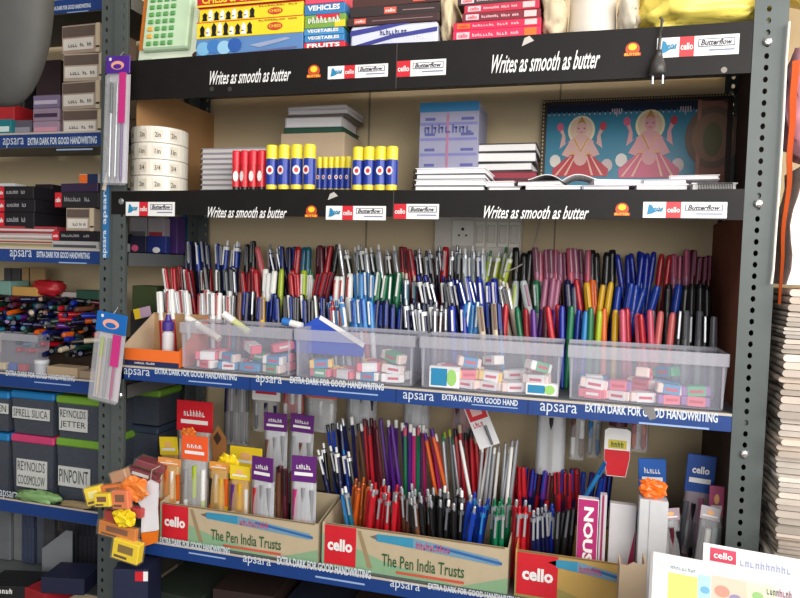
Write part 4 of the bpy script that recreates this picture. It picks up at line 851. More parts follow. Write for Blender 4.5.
# --- hang packs
def hpack(label, a, b, pt, Y, z0, hc, rods, hfrac=.25, body=FILM, rz=0, ry=0, group='hang packs on the lower shelf', hang=False, card=None, htxt=None, z1=None, rx=0, curl=0):
    """clear pouch with a coloured header card and pens inside; pt is the top edge in the photo"""
    X0_ = at(a, pt+15, Y).x; X1_ = at(b, pt+15, Y).x
    zt = z1 if z1 is not None else at((a+b)/2, pt, Y).z
    h = zt-z0; hx = (X1_-X0_)/2; hh = h*hfrac if hfrac < 1 else hfrac/1000.
    t = thing('hang_pack', label, 'pen pack', ((X0_+X1_)/2, Y, z0), (RAD(rx), RAD(ry), RAD(rz)), group)
    mb = MB(); mb.box(-hx, hx, -.0012, .0012, h-hh, h, hc, .0006)
    mb.rect(-hx*.75, hx*.75, h-hh*.75, h-hh*.62, -.0016, WHITE if hc is not WHITE else RED)
    if htxt: mb.text(htxt, -hx*.6, hx*.6, h-hh*.5, h-hh*.3, -.0018, WHITE if hc is not WHITE else RED, .03)
    else: mb.ell(0, h-hh*.42, hx*.35, hh*.17, -.0018, M((240, 180, 120), .5))
    mb.build('header_card', t)
    if hc is PH and not card: card = M((212, 212, 220), .5)
    if card: MB().box(-hx*.93, hx*.93, .0060, .0068, .003, h-hh, card).build('backing_card', t)
    n = 8; vs = []
    for k in range(n+1):
        zz = (h-hh)*k/n; bul = .0006+.0056*math.sin(math.pi*min(1, .15+k/n*.85)); w_ = hx*(1-.03*random.random())
        for xx, yy in ((-w_, 0), (-w_*.6, -bul), (w_*.6, -bul), (w_, 0), (w_*.6, bul), (-w_*.6, bul)): vs.append((xx, yy, zz))
    fs = []
    for k in range(n): fs += [(k*6+i, k*6+(i+1) % 6, (k+1)*6+(i+1) % 6, (k+1)*6+i) for i in range(6)]
    MB().add(vs, fs, body).build('film_pouch', t, None, True)
    for i, c in enumerate(rods):
        xx = -hx+hx*2*(i+.5)/len(rods); l = (h-hh)*random.uniform(.86, .95)
        c2 = rods[(i+1) % len(rods)]
        MB().lathe([(.0014, .004), (.0040, .010), (.0040, l*.55), (.0044, l*.56, PM(c2)), (.0044, l, PM(c2))], PM(c), 8, xx, 0).build('packed_pen', t, None, True)
    if hang: MB().tube([(0, 0, h-.004), (0, 0, S3-.002-z0)], .0008, METAL, 5).build('hook', t)
    return t
B4 = S4+.003; R4 = S4+.049
OH, RH, YH, PH, BH, TH = M((236, 90, 40), .4), M((206, 26, 40), .4), M((236, 206, 40), .4), M((92, 30, 112), .4), M((24, 90, 176), .4), M((30, 150, 190), .4)
OBF = M((236, 190, 120), .25, 0, 'film', .1, .45)
hpack('clear pack with orange and white highlighters at the left end of the left cello box', 158, 181, 458, .035, B4, M((226, 150, 80), .5), ['orange', 'white', 'orange', 'white'], .10, OBF)
hpack('pack with orange red header and white and yellow green markers in the left cello box', 182, 208, 436, .030, B4, OH, ['white', 'silver', 'lime'], .24, FILM, htxt='~Gel')
hpack('pack with thin orange edge and dark pen, right of the yellow green marker pack', 209, 229, 462, .040, B4, M((220, 150, 60), .5), ['orange', 'black', 'cream', 'yellow'], .10, OBF)
hpack('yellow headed pack holding white and violet pens in the left cello box', 230, 250, 466, .035, B4, YH, ['white', 'purple', 'yellow'], .18, OBF)
hpack('front left purple headed pack with one red pen', 251, 274, 457, .022, B4, PH, ['silver', 'red', 'silver'], .26, M((222, 224, 230), .25, 0, 'film', .1, .45), rz=-8, htxt='~Pearl')
hpack('front right purple headed pack with one magenta pen', 292, 316, 456, .022, B4, PH, ['silver', 'magenta', 'silver'], .26, M((222, 224, 230), .25, 0, 'film', .1, .45), rz=4, htxt='~Pearl')
hpack('rear left purple headed pack standing behind the front purple packs', 264, 287, 413, .12, R4, PH, ['silver', 'brown', 'silver'], .2, M((222, 224, 230), .25, 0, 'film', .1, .5), htxt='~Pearl')
hpack('rear right purple headed pack standing behind the front purple packs', 288, 311, 414, .125, R4, PH, ['silver', 'silver', 'brown'], .2, M((222, 224, 230), .25, 0, 'film', .1, .5), ry=2, htxt='~Pearl')
hpack('tall pack with big red header at the back of the left cello box', 177, 213, 401, .125, R4, RH, ['white', 'cream', 'white', 'silver'], .34, M((230, 226, 222), .3, 0, 'film', .1, .6), htxt='~Montex')
hpack('small yellow headed pack at the left beside the red headed one', 163, 181, 437, .118, R4, YH, ['orange', 'yellow'], .35, OBF, ry=-5)
hpack('wide yellow headed pack behind the violet pen pack', 230, 262, 447, .114, R4, YH, ['yellow', 'cream', 'black', 'yellow'], .40, OBF)
t = thing('folded_card', 'brown diamond shaped card with a hole, perched behind the yellow packs', 'card', (at(221, 440, .12).x, .108, R4))
zc = at(221, 438, .11).z-R4
mb = MB(); mb.prism([(-.004, 0), (.010, 0), (.019, zc-.02), (.018, zc+.002), (.0, zc+.024), (-.016, zc), (-.010, zc-.03)], -.001, .001, M((150, 100, 52), .6)); mb.poly([(-.009, zc), (0, zc+.013), (.009, zc), (0, zc-.014)], -.0014, M((58, 36, 24), .7)); mb.build('card', t)
# yellow crumpled tops
def crumple(label, a, b, pt, pb, Y, m, seed, group=None, cat='wrapper', z0=None, ry=.008, amp=.5):
    x0, x1, z0_, z1_ = fr(a, b, pt, pb, Y); z0_ = z0 if z0 is not None else z0_
    o = MB().blob((0, 0, (z1_-z0_)/2), ((x1-x0)/2, ry, (z1_-z0_)/2), m, seed, amp, 16, 10, 3.5, .8).build('crumpled_wrapper'); o.location = ((x0+x1)/2, Y, z0_); return tag(o, label, cat, group)
YF = M((246, 214, 30), .35, 0, 'film'); OF = M((236, 130, 50), .4, 0, 'film'); WF = M((226, 228, 236), .35, 0, 'film')
crumple('yellow crumpled pack top above the orange edged pack', 219, 238, 455, 474, .06, YF, 21, z0=at(228, 474, .06).z)
crumple('orange crumpled pack top beside the red header', 182, 196, 428, 442, .10, OF, 22, z0=at(189, 442, .10).z)
# hanging from the shelf above
HZ = S3-.030
def hang(label, a, b, pb, Y, hc, rods, hfrac=.25, body=FILM, ry=0, card=None, htxt=None):
    z0 = at((a+b)/2, pb, Y).z
    return hpack(label, a, b, 395, Y, z0, hc, rods, hfrac, body, 0, ry, 'packs hanging under the middle shelf', True, card, htxt, HZ)
SB = M((222, 224, 228), .25, 0, 'film', .1, .5)
hang('hanging pack of slim blue grey refills at the left', 224, 250, 445, .20, M((70, 74, 60), .5), ['grey', 'navy', 'silver', 'grey', 'silver'], .12)
hang('hanging white printed pack left of the yellow green header', 252, 280, 432, .17, WHITE, ['navy', 'silver', 'navy'], .45, FILM, htxt='~Pencil')
hang('hanging pack with yellow green header', 282, 303, 420, .17, M((180, 200, 40), .4), ['white', 'red', 'white'], .28, FILM, card=M((206, 60, 60), .5), htxt='~Eraser')
hang('hanging pack with orange header and white body', 305, 337, 432, .17, OH, ['white', 'silver', 'white'], .36, SB)
hang('hanging silver blister pack with faint red lettering at centre left', 346, 377, 436, .17, M((206, 204, 208), .4), ['black', 'silver', 'grey'], .16, SB, card=M((216, 216, 220), .5), htxt='~Roller')
hang('hanging silver blister pack with pale header at centre', 403, 430, 436, .17, M((214, 204, 210), .4), ['black', 'silver'], .14, SB, card=M((216, 216, 224), .5))
hang('hanging red card with dark teal top', 452, 474, 450, .17, M((20, 74, 90), .5), ['red', 'maroon'], .2, FILM, card=RH)
hang('hanging grey blister pack with one black pen', 537, 567, 475, .14, M((70, 72, 78), .4), ['black'], .16, SB, card=M((206, 208, 214), .5))
hang('hanging pack with orange brown header right of the grey blister', 570, 587, 460, .16, OH, ['white', 'brown'], .22)
hang('hanging pack with yellow spot header', 588, 603, 458, .16, M((170, 170, 120), .5), ['silver', 'lblue'], .3)
hang('hanging white boxed pack near the right', 630, 650, 452, .15, WHITE, ['orange', 'red'], .2, FILM, card=M((196, 196, 200), .5))
# label pack with red bottom
x0, x1, z0, z1 = fr(604, 630, 428, 476, .10)
t = thing('sticker_pack', 'white yellow and red label pack with round maroon top, hanging above the pink pack', 'pack', ((x0+x1)/2, .10, z0), group='packs hanging under the middle shelf'); hx = (x1-x0)/2; h = HZ-z0; hb = z1-z0
mb = MB(); mb.prism([(-hx*.75, 0), (hx*.75, 0), (hx, hb*.4), (hx, hb*.95), (hx*.7, hb), (-hx*.7, hb), (-hx, hb*.95), (-hx, hb*.4)], -.003, .003, WHITE); mb.poly([(-hx*.72, .001), (hx*.72, .001), (hx*.97, hb*.4), (hx*.97, hb*.55), (-hx*.97, hb*.55), (-hx*.97, hb*.4)], -.0034, RH)
mb.rect(-hx*.7, hx*.7, hb*.58, hb*.76, -.0034, M((210, 190, 60), .5)); mb.text('~NEW', -hx*.5, hx*.5, hb*.61, hb*.73, -.0038, M((40, 100, 60), .5), .03); mb.build('label_pouch', t)
MB().lathe([(.001, 0), (.0145, .004), (.0145, .03), (.001, .036)], M((70, 20, 36), .4), 14).build('round_top', t).location = (0, 0, hb+.0005)
MB().tube([(0, 0, hb+.03), (0, 0, S3-.002-z0)], .0008, METAL, 5).build('hook', t)
# tilted white red pack
pc = at(491, 428, .10)
t = thing('hang_pack', 'tilted white pack with red printed square, stuck above the silver pencils', 'pen pack', (pc.x, .095, pc.z-.03), (0, RAD(-24), 0), 'packs hanging under the middle shelf')
mb = MB(); mb.box(-.018, .018, -.001, .001, 0, .080, M((224, 224, 228), .4)); mb.rect(-.016, .016, .048, .078, -.0014, RH); mb.rect(-.009, .009, .056, .070, -.0018, M((236, 190, 190), .5)); mb.text('~new', -.014, .004, .036, .046, -.0014, RED, .03); mb.build('printed_card', t)
MB().lathe([(.002, .002), (.003, .036)], PM('grey'), 8, .006, -.004).build('packed_pen', t); MB().tube([(0, 0, .078), (-.008, 0, .098)], .0008, METAL, 5).build('hook', t)
# light blue tilted marker
pen('fat', 'lblue', 'lblue', 'blue', (at(584, 482, .10).x, .10, at(584, 482, .10).z-.03), (0, RAD(26), 0), 'light blue marker pen slanting between the hanging packs at the right', 'bunched pens behind the right cello box', .6)

# right part packs
def nous(mb, xa, xb, za, zb, y):
    mb.rect(xa+.001, xb-.001, za+(zb-za)*.30, zb-.001, y, M((176, 40, 110), .4)); mb.text('NOUS', xa+.009, xb-.007, za+(zb-za)*.38, zb-.012, y-.0004, WHITE, .04, 0, -90)
    mb.poly([(xa+.001, za+.001), (xb-.001, za+.001), (xb-.001, za+.3*(zb-za)), (xa+.3*(xb-xa), za+.22*(zb-za))], y-.0001, M((232, 226, 230), .5))
x0, x1, z0, z1 = fr(577, 598, 499, 557, .02)
PKG = 'packs standing in the right cello box'
carton('pen_carton', 'magenta and white carton with vertical white lettering at the right cello box', 'box', x0, x1, .02, .034, B4, z1, M((226, 216, 224), .4), nous, PKG)
x0, x1, z0, z1 = fr(599, 606, 495, 557, .02); carton('pen_carton', 'narrow silver edged carton right of the magenta lettered one', 'box', x0, x1, .02, .034, B4, z1, M((196, 190, 198), .4), lambda mb, xa, xb, za, zb, y: mb.rect(xa+.003, xa+.006, za, zb, y, M((150, 30, 80), .5)), PKG)
def pinkcorner(mb, xa, xb, za, zb, y): mb.poly([(xb-.012, za+.3*(zb-za)), (xb-.001, za+.25*(zb-za)), (xb-.001, za+.75*(zb-za))], y, M((176, 40, 90), .5)); mb.ell(xa+.3*(xb-xa), za+.35*(zb-za), .002, .003, y, BLACK)
x0, x1, z0, z1 = fr(609, 636, 506, 560, .03); carton('pen_carton', 'plain pale grey carton with pink corner label', 'box', x0, x1, .036, .05, B4, z1, M((206, 204, 208), .4), pinkcorner, PKG, 0)
x0, x1, z0, z1 = fr(638, 667, 500, 560, .015); carton('pen_carton', 'tall silver white carton with crumpled orange wrapper on top', 'box', x0, x1, .012, .034, B4, z1, M((200, 202, 206), .25), lambda mb, xa, xb, za, zb, y: mb.rect(xa+.35*(xb-xa), xa+.37*(xb-xa), za, zb, y, M((150, 150, 156), .4)), PKG); zc_ = z1
crumple('bright orange crumpled wrapper on the tall silver carton', 640, 665, 480, 500, .023, M((250, 110, 20), .35, 0, 'film'), 31, z0=zc_+.001, ry=.009)
hpack('blue headed pack just behind the orange wrapper', 645, 673, 459, .085, B4, BH, ['silver', 'maroon', 'silver', 'black'], .22, M((190, 196, 214), .25, 0, 'film', .1, .4), htxt='~Jiffy', ry=-3, group=PKG)
hpack('dark blue headed pack with red oval at the far right', 679, 708, 454, .085, B4, M((16, 70, 150), .4), ['mauve', 'grey', 'black', 'mauve'], .26, M((190, 176, 190), .25, 0, 'film', .1, .4), htxt='cello', ry=3, group=PKG)
hpack('pink clear pack against the right post on the lower shelf', 709, 724, 486, .06, B4, M((176, 80, 120), .4), ['clear', 'mauve'], .25, FILM, group=PKG)
hpack('clear pouch with black and silver pens below the blue headers', 670, 690, 508, .04, B4, M((170, 150, 160), .4), ['black', 'silver', 'maroon'], .12, FILM, rz=15, ry=-6, group=PKG)
hpack('clear pouch with pale pens beside the right post', 692, 712, 505, .03, B4, M((190, 184, 190), .4), ['clear', 'silver', 'white'], .12, FILM, rz=-10, ry=4, group=PKG)

# sharpener packs tumbling off the left corner
GP = 'sharpener and eraser packs spilling at the lower left corner'
def spack(label, a, b, pt, pb, Y, m, ry=0, rz=0, d=.014, win=None, wrap=None):
    x0, x1, z0, z1 = fr(a, b, pt, pb, Y); w_, h = x1-x0, z1-z0
    t = thing('sharpener_pack', label, 'sharpener pack', ((x0+x1)/2, Y, (z0+z1)/2), (0, RAD(ry), RAD(rz)), GP)
    mb = MB(); mb.box(-w_/2, w_/2, -d/2, d/2, -h/2, h/2, m, .0015)
    if win: mb.rect(-w_*.28, w_*.3, -h*.1, h*.3, -d/2-.0004, win)
    mb.rect(-w_*.4, w_*.1, -h*.38, -h*.25, -d/2-.0004, M((90, 60, 30), .5)); mb.build('carton_body', t)
    MB().box(-w_*.54, w_*.54, -d/2-.0016, d/2+.001, -h*.52, h*.56, M((240, 226, 200), .2, 0, 'film', .1, .07), .001).build('film_wrap', t, 'clear film wrap')
    return t
MG = M((120, 8, 50), .45); YC = M((244, 212, 20), .45); OC = M((226, 116, 24), .45); BRN = M((120, 70, 46), .5)
spack('uppermost magenta eraser carton beside the left post', 140, 166, 461, 468, -.0+.03, MG, 14, 10, .03); spack('second magenta eraser carton beside the left post', 131, 158, 469, 477, .02, MG, 12, 6, .03, WHITE)
spack('third magenta eraser carton beside the left post', 130, 156, 477, 485, .015, M((150, 20, 70), .45), 10, 4, .03, WHITE); spack('lowest magenta eraser carton above the white wrapper', 132, 155, 485, 493, .015, MG, 8, 0, .03)
spack('pale brown sharpener pack at the top of the spill', 113, 129, 470, 484, -.030, M((186, 140, 110), .5), -20, 0); spack('orange sharpener pack right of the yellow ones', 104, 126, 484, 496, -.040, OC, -10, 5, .014, BRN)
spack('leftmost yellow sharpener pack of the spill', 88, 103, 486, 504, -.045, YC, -16, 10, .014, M((250, 236, 150), .5)); spack('yellow sharpener pack with dark window beside the leftmost one', 96, 112, 493, 506, -.062, YC, -8, 0, .012, BRN)
spack('orange pack with brown window under the pale brown one', 114, 130, 490, 508, -.058, M((230, 120, 70), .5), -6, 0, .012, BRN); spack('dark red pack under the white wrapper', 118, 144, 506, 515, -.035, M((180, 24, 40), .45), 2, 0, .014)
spack('flat orange brown strip of the spill', 100, 137, 524, 538, -.045, M((206, 120, 40), .5), 6, 0, .010, BRN); spack('big yellow pack hanging lowest of the spill', 115, 141, 540, 560, -.050, YC, 8, 0, .016, M((130, 100, 40), .5))
spack('red pack above the orange brown strip', 106, 116, 510, 524, -.035, M((170, 30, 36), .5), 0, 0, .012)
crumple('yellow crumpled wrapper above the orange brown strip', 115, 134, 510, 526, -.052, YF, 41, GP); crumple('orange crumpled wrapper left of the white folded one', 124, 146, 478, 500, -.048, OF, 42, GP)
# white wrapper strip
t = thing('folded_wrapper', 'white plastic wrapper with orange end draped over the left box corner', 'wrapper', (at(150, 515, -.03).x, -.030, at(150, 515, -.03).z), group=GP)
def P_(px, py): q = at(px, py, -.03); c = t.location; return (q.x-c[0], q.z-c[2])
mb = MB(); mb.prism([P_(*q) for q in ((133, 492), (150, 480), (158, 484), (157, 510), (158, 530), (142, 532), (143, 508))], -.003, .003, WF); mb.build('white_film', t)
mb = MB(); mb.prism([P_(*q) for q in ((142, 532.5), (158, 530.5), (157, 542), (144, 546))], -.003, .003, OC); mb.build('orange_end', t); mb = MB(); mb.prism([P_(*q) for q in ((127, 494), (140, 486), (143, 497), (131, 500))], -.0065, -.0035, OF); mb.build('orange_flap', t)
o = MB().tube([at(150, 482, -.03), at(152, 470, 0.0), at(160, 466, .02)], .001, M((180, 170, 150), .5), 5).build('string'); tag(o, 'thin string holding the white wrapper at the box corner', 'string')

# dark goods on the bottom shelf
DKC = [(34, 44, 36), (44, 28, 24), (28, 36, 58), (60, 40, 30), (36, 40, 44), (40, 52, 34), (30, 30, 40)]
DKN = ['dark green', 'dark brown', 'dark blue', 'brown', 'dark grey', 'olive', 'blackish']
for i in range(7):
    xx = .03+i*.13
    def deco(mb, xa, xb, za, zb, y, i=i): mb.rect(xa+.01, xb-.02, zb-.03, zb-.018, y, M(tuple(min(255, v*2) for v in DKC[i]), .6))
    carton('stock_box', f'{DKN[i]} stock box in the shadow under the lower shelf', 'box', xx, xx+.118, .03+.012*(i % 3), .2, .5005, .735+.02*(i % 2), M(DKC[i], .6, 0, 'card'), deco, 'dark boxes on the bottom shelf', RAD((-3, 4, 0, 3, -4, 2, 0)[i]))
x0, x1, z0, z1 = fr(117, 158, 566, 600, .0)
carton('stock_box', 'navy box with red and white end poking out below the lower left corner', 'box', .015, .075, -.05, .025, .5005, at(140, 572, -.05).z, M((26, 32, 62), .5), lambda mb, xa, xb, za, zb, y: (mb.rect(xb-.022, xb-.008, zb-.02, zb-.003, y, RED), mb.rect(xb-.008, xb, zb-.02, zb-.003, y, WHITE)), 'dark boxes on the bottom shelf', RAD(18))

# ================================================================== left rack contents
def stack_px(a, b, Y, d, zs, items, name, cat, group):
    x0, x1 = at(a, items[0][0]+8, Y).x, at(b, items[0][0]+8, Y).x; z = zs+.0004
    for it in items:
        py, col, lb = it[0], it[1], it[2]; deco = it[3] if len(it) > 3 else None; rz = it[4] if len(it) > 4 else 0; dx = it[5] if len(it) > 5 else 0
        z1 = at((a+b)/2, py, Y).z-.0004
        carton(name, lb, cat, x0+dx, x1+dx, Y, Y+d, z, max(z1, z+.004), M(col, .5, 0, 'card'), deco, group, RAD(rz)); z = max(z1, z+.004)+.0004
    return z
def inkbox(mb, xa, xb, za, zb, y):
    h = zb-za; w_ = xb-xa
    mb.rect(xa+.002, xb-.011, zb-h*.42, zb-h*.06, y, M((96, 82, 74), .6)); mb.rect(xa+.004, xb-.014, za+h*.12, za+h*.52, y-.0002, M((222, 216, 208), .6)); mb.text('~INK 30 ml', xa+.016, xb-.018, za+h*.22, za+h*.36, y-.0005, M((50, 30, 30), .6), .03)
    mb.rect(xb-.009, xb, za, zb, y, M((206, 190, 160), .6)); mb.rect(xb-.009, xb, za+h*.15, za+h*.22, y-.0002, BLACK)
stack_px(62, 101, .055, .10, LS[1], [(109, (176, 160, 146), 'lowest brown and white ink box of four at upper left', inkbox, 1, .001), (81, (170, 154, 140), 'second lowest brown and white ink box of four at upper left', inkbox, -2, 0), (53, (180, 164, 148), 'third brown and white ink box of four at upper left', inkbox, 2, .002), (24, (172, 150, 136), 'topmost brown and white ink box of four at upper left', inkbox, -2, -.001)],
         'ink_box', 'box', 'ink boxes stacked at the upper left')
def linebox(c): 
    def d(mb, xa, xb, za, zb, y): mb.rect(xa+.003, xb-.004, za+(zb-za)*.3, za+(zb-za)*.6, y, M(c, .6))
    return d
stack_px(33, 59, .06, .08, LS[1], [(121, (160, 136, 160), 'lower pinkish mauve box beside the ink boxes', linebox((210, 150, 170))), (108, (150, 130, 150), 'middle pinkish mauve box beside the ink boxes', linebox((60, 40, 70))), (95, (120, 108, 140), 'upper mauve box beside the ink boxes', linebox((190, 180, 200)))], 'eraser_carton', 'box', 'mauve boxes beside the ink boxes')
stack_px(12, 32, .07, .08, LS[1], [(120, (92, 88, 104), 'grey violet box on the top left shelf', linebox((150, 146, 160)))], 'stock_box', 'box', 'small boxes at the far upper left')
stack_px(-8, 11, .06, .08, LS[1], [(119, (20, 120, 130), 'teal box at the far upper left', linebox((210, 230, 230)))], 'stock_box', 'box', 'small boxes at the far upper left')
stack_px(-12, 14, .075, .06, LS[1]+(at(0, 119, .06).z-LS[1]), [(105, (176, 30, 40), 'red packet lying on the teal box')], 'packet', 'packet', None)
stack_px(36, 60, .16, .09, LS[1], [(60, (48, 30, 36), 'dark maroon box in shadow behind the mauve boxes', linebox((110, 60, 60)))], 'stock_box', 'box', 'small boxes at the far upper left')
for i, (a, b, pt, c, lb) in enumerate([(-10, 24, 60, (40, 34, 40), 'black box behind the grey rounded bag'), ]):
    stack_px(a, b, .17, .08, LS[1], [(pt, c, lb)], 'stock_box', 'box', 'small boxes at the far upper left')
# bay B
def cb(mb, xa, xb, za, zb, y):
    h = zb-za; mb.rect(xa, xa+.016, za+h*.04, zb-h*.04, y, RED); mb.text('cello', xa+.002, xa+.014, za+h*.35, za+h*.65, y-.0004, WHITE, .03); mb.text('~Pinpoint  0.5', xa+.022, xb-.020, za+h*.4, za+h*.7, y-.0004, M((170, 170, 176), .5), .0)
CBK = (30, 28, 34)
zcb = stack_px(-2, 34, .060, .12, LS[2]+.0405, [(212, CBK, 'lowest black cello box of the left stack with red ends', cb, 0), (199, CBK, 'middle black cello box of the left stack with red ends', cb, 1), (186, CBK, 'upper black cello box of the left stack with red ends', cb, -1)], 'pen_box', 'box', 'black cello boxes on the left rack')
stack_px(35, 52, .11, .12, LS[2]+.0405, [(184, (34, 30, 36), 'black box stack behind the red ended cello boxes', linebox((70, 66, 74)))], 'pen_box', 'box', 'black cello boxes on the left rack')
carton('pen_box', 'white topped box lying on the red ended cello boxes', 'box', at(-2, 182, .07).x, at(14, 182, .07).x, .07, .10, zcb+.0006, zcb+.007, M((200, 200, 204), .5), None, 'black cello boxes on the left rack')
stack_px(-4, 54, .060, .16, LS[2], [(244, (150, 140, 110), 'bottom tan sheaf of papers under the cello boxes', linebox((190, 176, 140))), (239, (190, 180, 160), 'cream sheaf of papers under the cello boxes', linebox((150, 60, 60)), 1), (233, (176, 160, 160), 'pinkish sheaf of papers under the cello boxes', linebox((210, 200, 200)), -1), (226, (160, 50, 60), 'red edged sheaf directly below the cello boxes', linebox((200, 190, 190)), 2)], 'paper_sheaf', 'papers', 'paper sheaves on the left rack')
stack_px(52, 98, .058, .10, LS[2], [(241, (176, 176, 178), 'grey white carton at the base of the right pile', linebox((70, 70, 74)), 0), (231, CBK, 'lower black cello box of the right pile', cb, 0, .001), ], 'pen_box', 'box', 'mixed boxes at the right of the left rack')
zq = at(75, 231, .058).z+.0004
x0, x1 = at(66, 220, .058).x, at(94, 220, .058).x; zq2 = at(80, 208, .058).z
carton('ink_box', 'brown and white ink box between two black cello boxes', 'box', x0, x1, .058, .14, zq, zq2, M((176, 158, 142), .5, 0, 'card'), inkbox, 'mixed boxes at the right of the left rack')
x0, x1 = at(55, 203, .058).x, at(99, 203, .058).x; zq3 = at(80, 192, .058).z
carton('pen_box', 'upper black cello box resting on the ink box', 'box', x0, x1, .058, .15, zq2+.0005, zq3, M(CBK, .45), cb, 'mixed boxes at the right of the left rack')
carton('pen_box', 'dark purple flat box on the upper black cello box', 'box', at(60, 187, .06).x, at(101, 187, .06).x, .062, .16, zq3+.0005, at(80, 183, .06).z, M((50, 34, 70), .5), None, 'mixed boxes at the right of the left rack', RAD(-6)); zq4 = at(80, 183, .06).z
carton('eraser_box', 'small orange white and blue pack on the dark purple box', 'box', at(79, 178, .07).x, at(98, 178, .07).x, .07, .09, zq4+.0005, at(88, 174, .07).z, M((220, 214, 210), .5), lambda mb, xa, xb, za, zb, y: (mb.rect(xa+.001, xa+.45*(xb-xa), za+.001, zb-.001, y, ORANGE), mb.rect(xa+.45*(xb-xa), xb, za, zb, y, M((20, 40, 80), .5))), 'mixed boxes at the right of the left rack')
# bay C : heap of markers
HC = ['navy']*6+['black']*9+['maroon']*2+['dgreen', 'royal', 'grey', 'brown', 'navy', 'purple', 'teal', 'black', 'red', 'cream', 'orange']
hb = LS[3]+.0005
zt_l = at(50, 298, .09).z
t = thing('cardboard_box', 'open dark box holding the heap of loose markers on the left rack', 'carton', (at(50, 350, .14).x, .20, hb)); MB().box(-.14, .145, -.05, .05, 0, .06, CARDD, .001).build('box_body', t)
ly = 0; z = LS[3]+.010
mkp = {}
nl = 9
for ly in range(nl):
    xL = at(-6 if ly > 2 else 36, 330, .12).x; xR = at(100-max(0, ly-6)*4, 330, .12).x; n = int((xR-xL)/.0148)
    for i in range(n):
        c = random.choice(HC); c2 = random.choice(HC) if random.random() < .6 else c
        x = xL+(i+.5)*(xR-xL)/n; hf = 'left' if i < n/2 else 'right'
        if (c, c2) not in mkp:
            o = MB().lathe([(.0045, -.03), (.0055, -.026), (.0055, .012), (.0058, .013, PM(c2)), (.0056, .034, PM(c2)), (.004, .037, PM(c2))], PM(c), 8).build('marker_pen', None, None, True); mkp[(c, c2)] = o
        else: o = mkp[(c, c2)].copy(); COL.objects.link(o)
        o.location = (x+random.uniform(-.002, .002), .100+.004*ly+random.uniform(-.006, .006), LS[3]+.0685+ly*.0125-(.055 if 0 else 0)-.0125*2)
        o.rotation_euler = (RAD(90+random.uniform(-10, 10)) if random.random() < .6 else RAD(-90+random.uniform(-10, 10)), random.uniform(0, 1), RAD(random.uniform(-55, 55)))
        tag(o, f'{CN[c][1]} marker with {CN[c2][1]} end in the {hf} half of the heap, layer {["at the bottom", "just above the bottom", "low down", "below the middle", "in the middle", "above the middle", "high up", "near the top", "on top"][ly]}' if 0 else f'{CN[c][1]} marker with {CN[c2][1]} end in the {"lower" if ly < 3 else ("middle" if ly < 6 else "upper")} {hf} of the left rack heap', 'pen', 'markers heaped on the left rack')
# clear tray, cup and cream box at the front of bay C
x0, x1, z0, z1 = fr(-6, 38, 334, 372, .052)
t = thing('clear_tray', 'clear tray with blue and red scraps at the front of the left rack', 'tray', ((x0+x1)/2, .052, LS[3]+.0005)); hx = (x1-x0)/2; mb = MB(); h = z1-LS[3]
B_4 = [(-hx+.003, .002, .001), (hx-.003, .002, .001), (hx-.003, .028, .001), (-hx+.003, .028, .001)]; T_4 = [(-hx, 0, h), (hx, 0, h), (hx, .03, h), (-hx, .03, h)]
for i in range(4): mb.add([B_4[i], B_4[(i+1) % 4], T_4[(i+1) % 4], T_4[i]], [(0, 1, 2, 3)], CLEARP)
mb.add(B_4, [(0, 1, 2, 3)], CLEARP); mb.build('tray_body', t); MB().box(-hx, hx, -.002, 0, h-.014, h, M((180, 182, 190), .3, 0, 'rim', 0, .5)).build('rim', t)
for i, (px_, ci, lb) in enumerate([(4, 6, 'cream eraser in the tray on the left rack'), (14, 3, 'blue eraser in the tray on the left rack'), (24, 2, 'red pink eraser in the tray on the left rack')]):
    o = MB().box(-.009, .009, -.007, .007, 0, .014, M([(216, 196, 150), (40, 90, 180), (190, 50, 50)][i], .6), .0015).build('eraser'); o.location = (at(px_, 365, .066).x, .066, LS[3]+.003); tag(o, lb, 'eraser', 'erasers in the left rack tray')
cxx = at(41, 362, .062).x
t = thing('tape_tub', 'small grey lidded tub in front of the marker heap', 'tub', (cxx, .064, LS[3]+.0005)); MB().lathe([(.0125, 0), (.0135, .002), (.0135, .022)], M((176, 178, 186), .4), 18).build('tub', t, None, True); MB().lathe([(.0142, .0222), (.0142, .028), (.013, .029)], M((206, 208, 214), .4), 18).build('lid', t, None, True)
x0, x1 = at(50, 368, .06).x, at(80, 368, .06).x; carton('cream_box', 'flat cream box on the left rack below the marker heap', 'box', x0, x1, .052, .085, LS[3]+.0005, LS[3]+.020, M((178, 156, 128), .6, 0, 'card'))
x0, x1 = at(82, 372, .06).x, at(100, 372, .06).x; carton('cream_box', 'small tan box beside the flat cream box', 'box', x0, x1, .052, .085, LS[3]+.0005, LS[3]+.016, M((150, 130, 110), .6, 0, 'card'))
# on top of heap
hz = LS[3]+.0685-.025+.0125*8+.0065
def lying(label, a, b, pt, pb, Y, d, m, ry=0, name='packet', cat='packet', z0=None, rz=0):
    x0, x1, za, zb = fr(a, b, pt, pb, Y); za = z0 if z0 is not None else za
    return carton(name, label, cat, x0, x1, Y, Y+d, za, za+max(.004, zb-(za if z0 is None else zb-(at(0, pb, Y).z-at(0, pt, Y).z)*-1)) if z0 is None else za+(at((a+b)/2, pt, Y).z-at((a+b)/2, pb, Y).z), m, None, 'packets lying on the marker heap', RAD(rz))
lying('tan and yellow carton lying on the left of the marker heap', 12, 37, 288, 297, .125, .05, M((196, 150, 80), .6, 0, 'card'), z0=hz)
lying('teal grey box at the far left of the marker heap', -6, 10, 288, 302, .125, .05, M((120, 160, 150), .6), z0=hz)
lying('white flat packet lying on the right of the marker heap', 60, 100, 283, 288, .15, .03, M((196, 186, 186), .5), z0=hz, rz=-5)
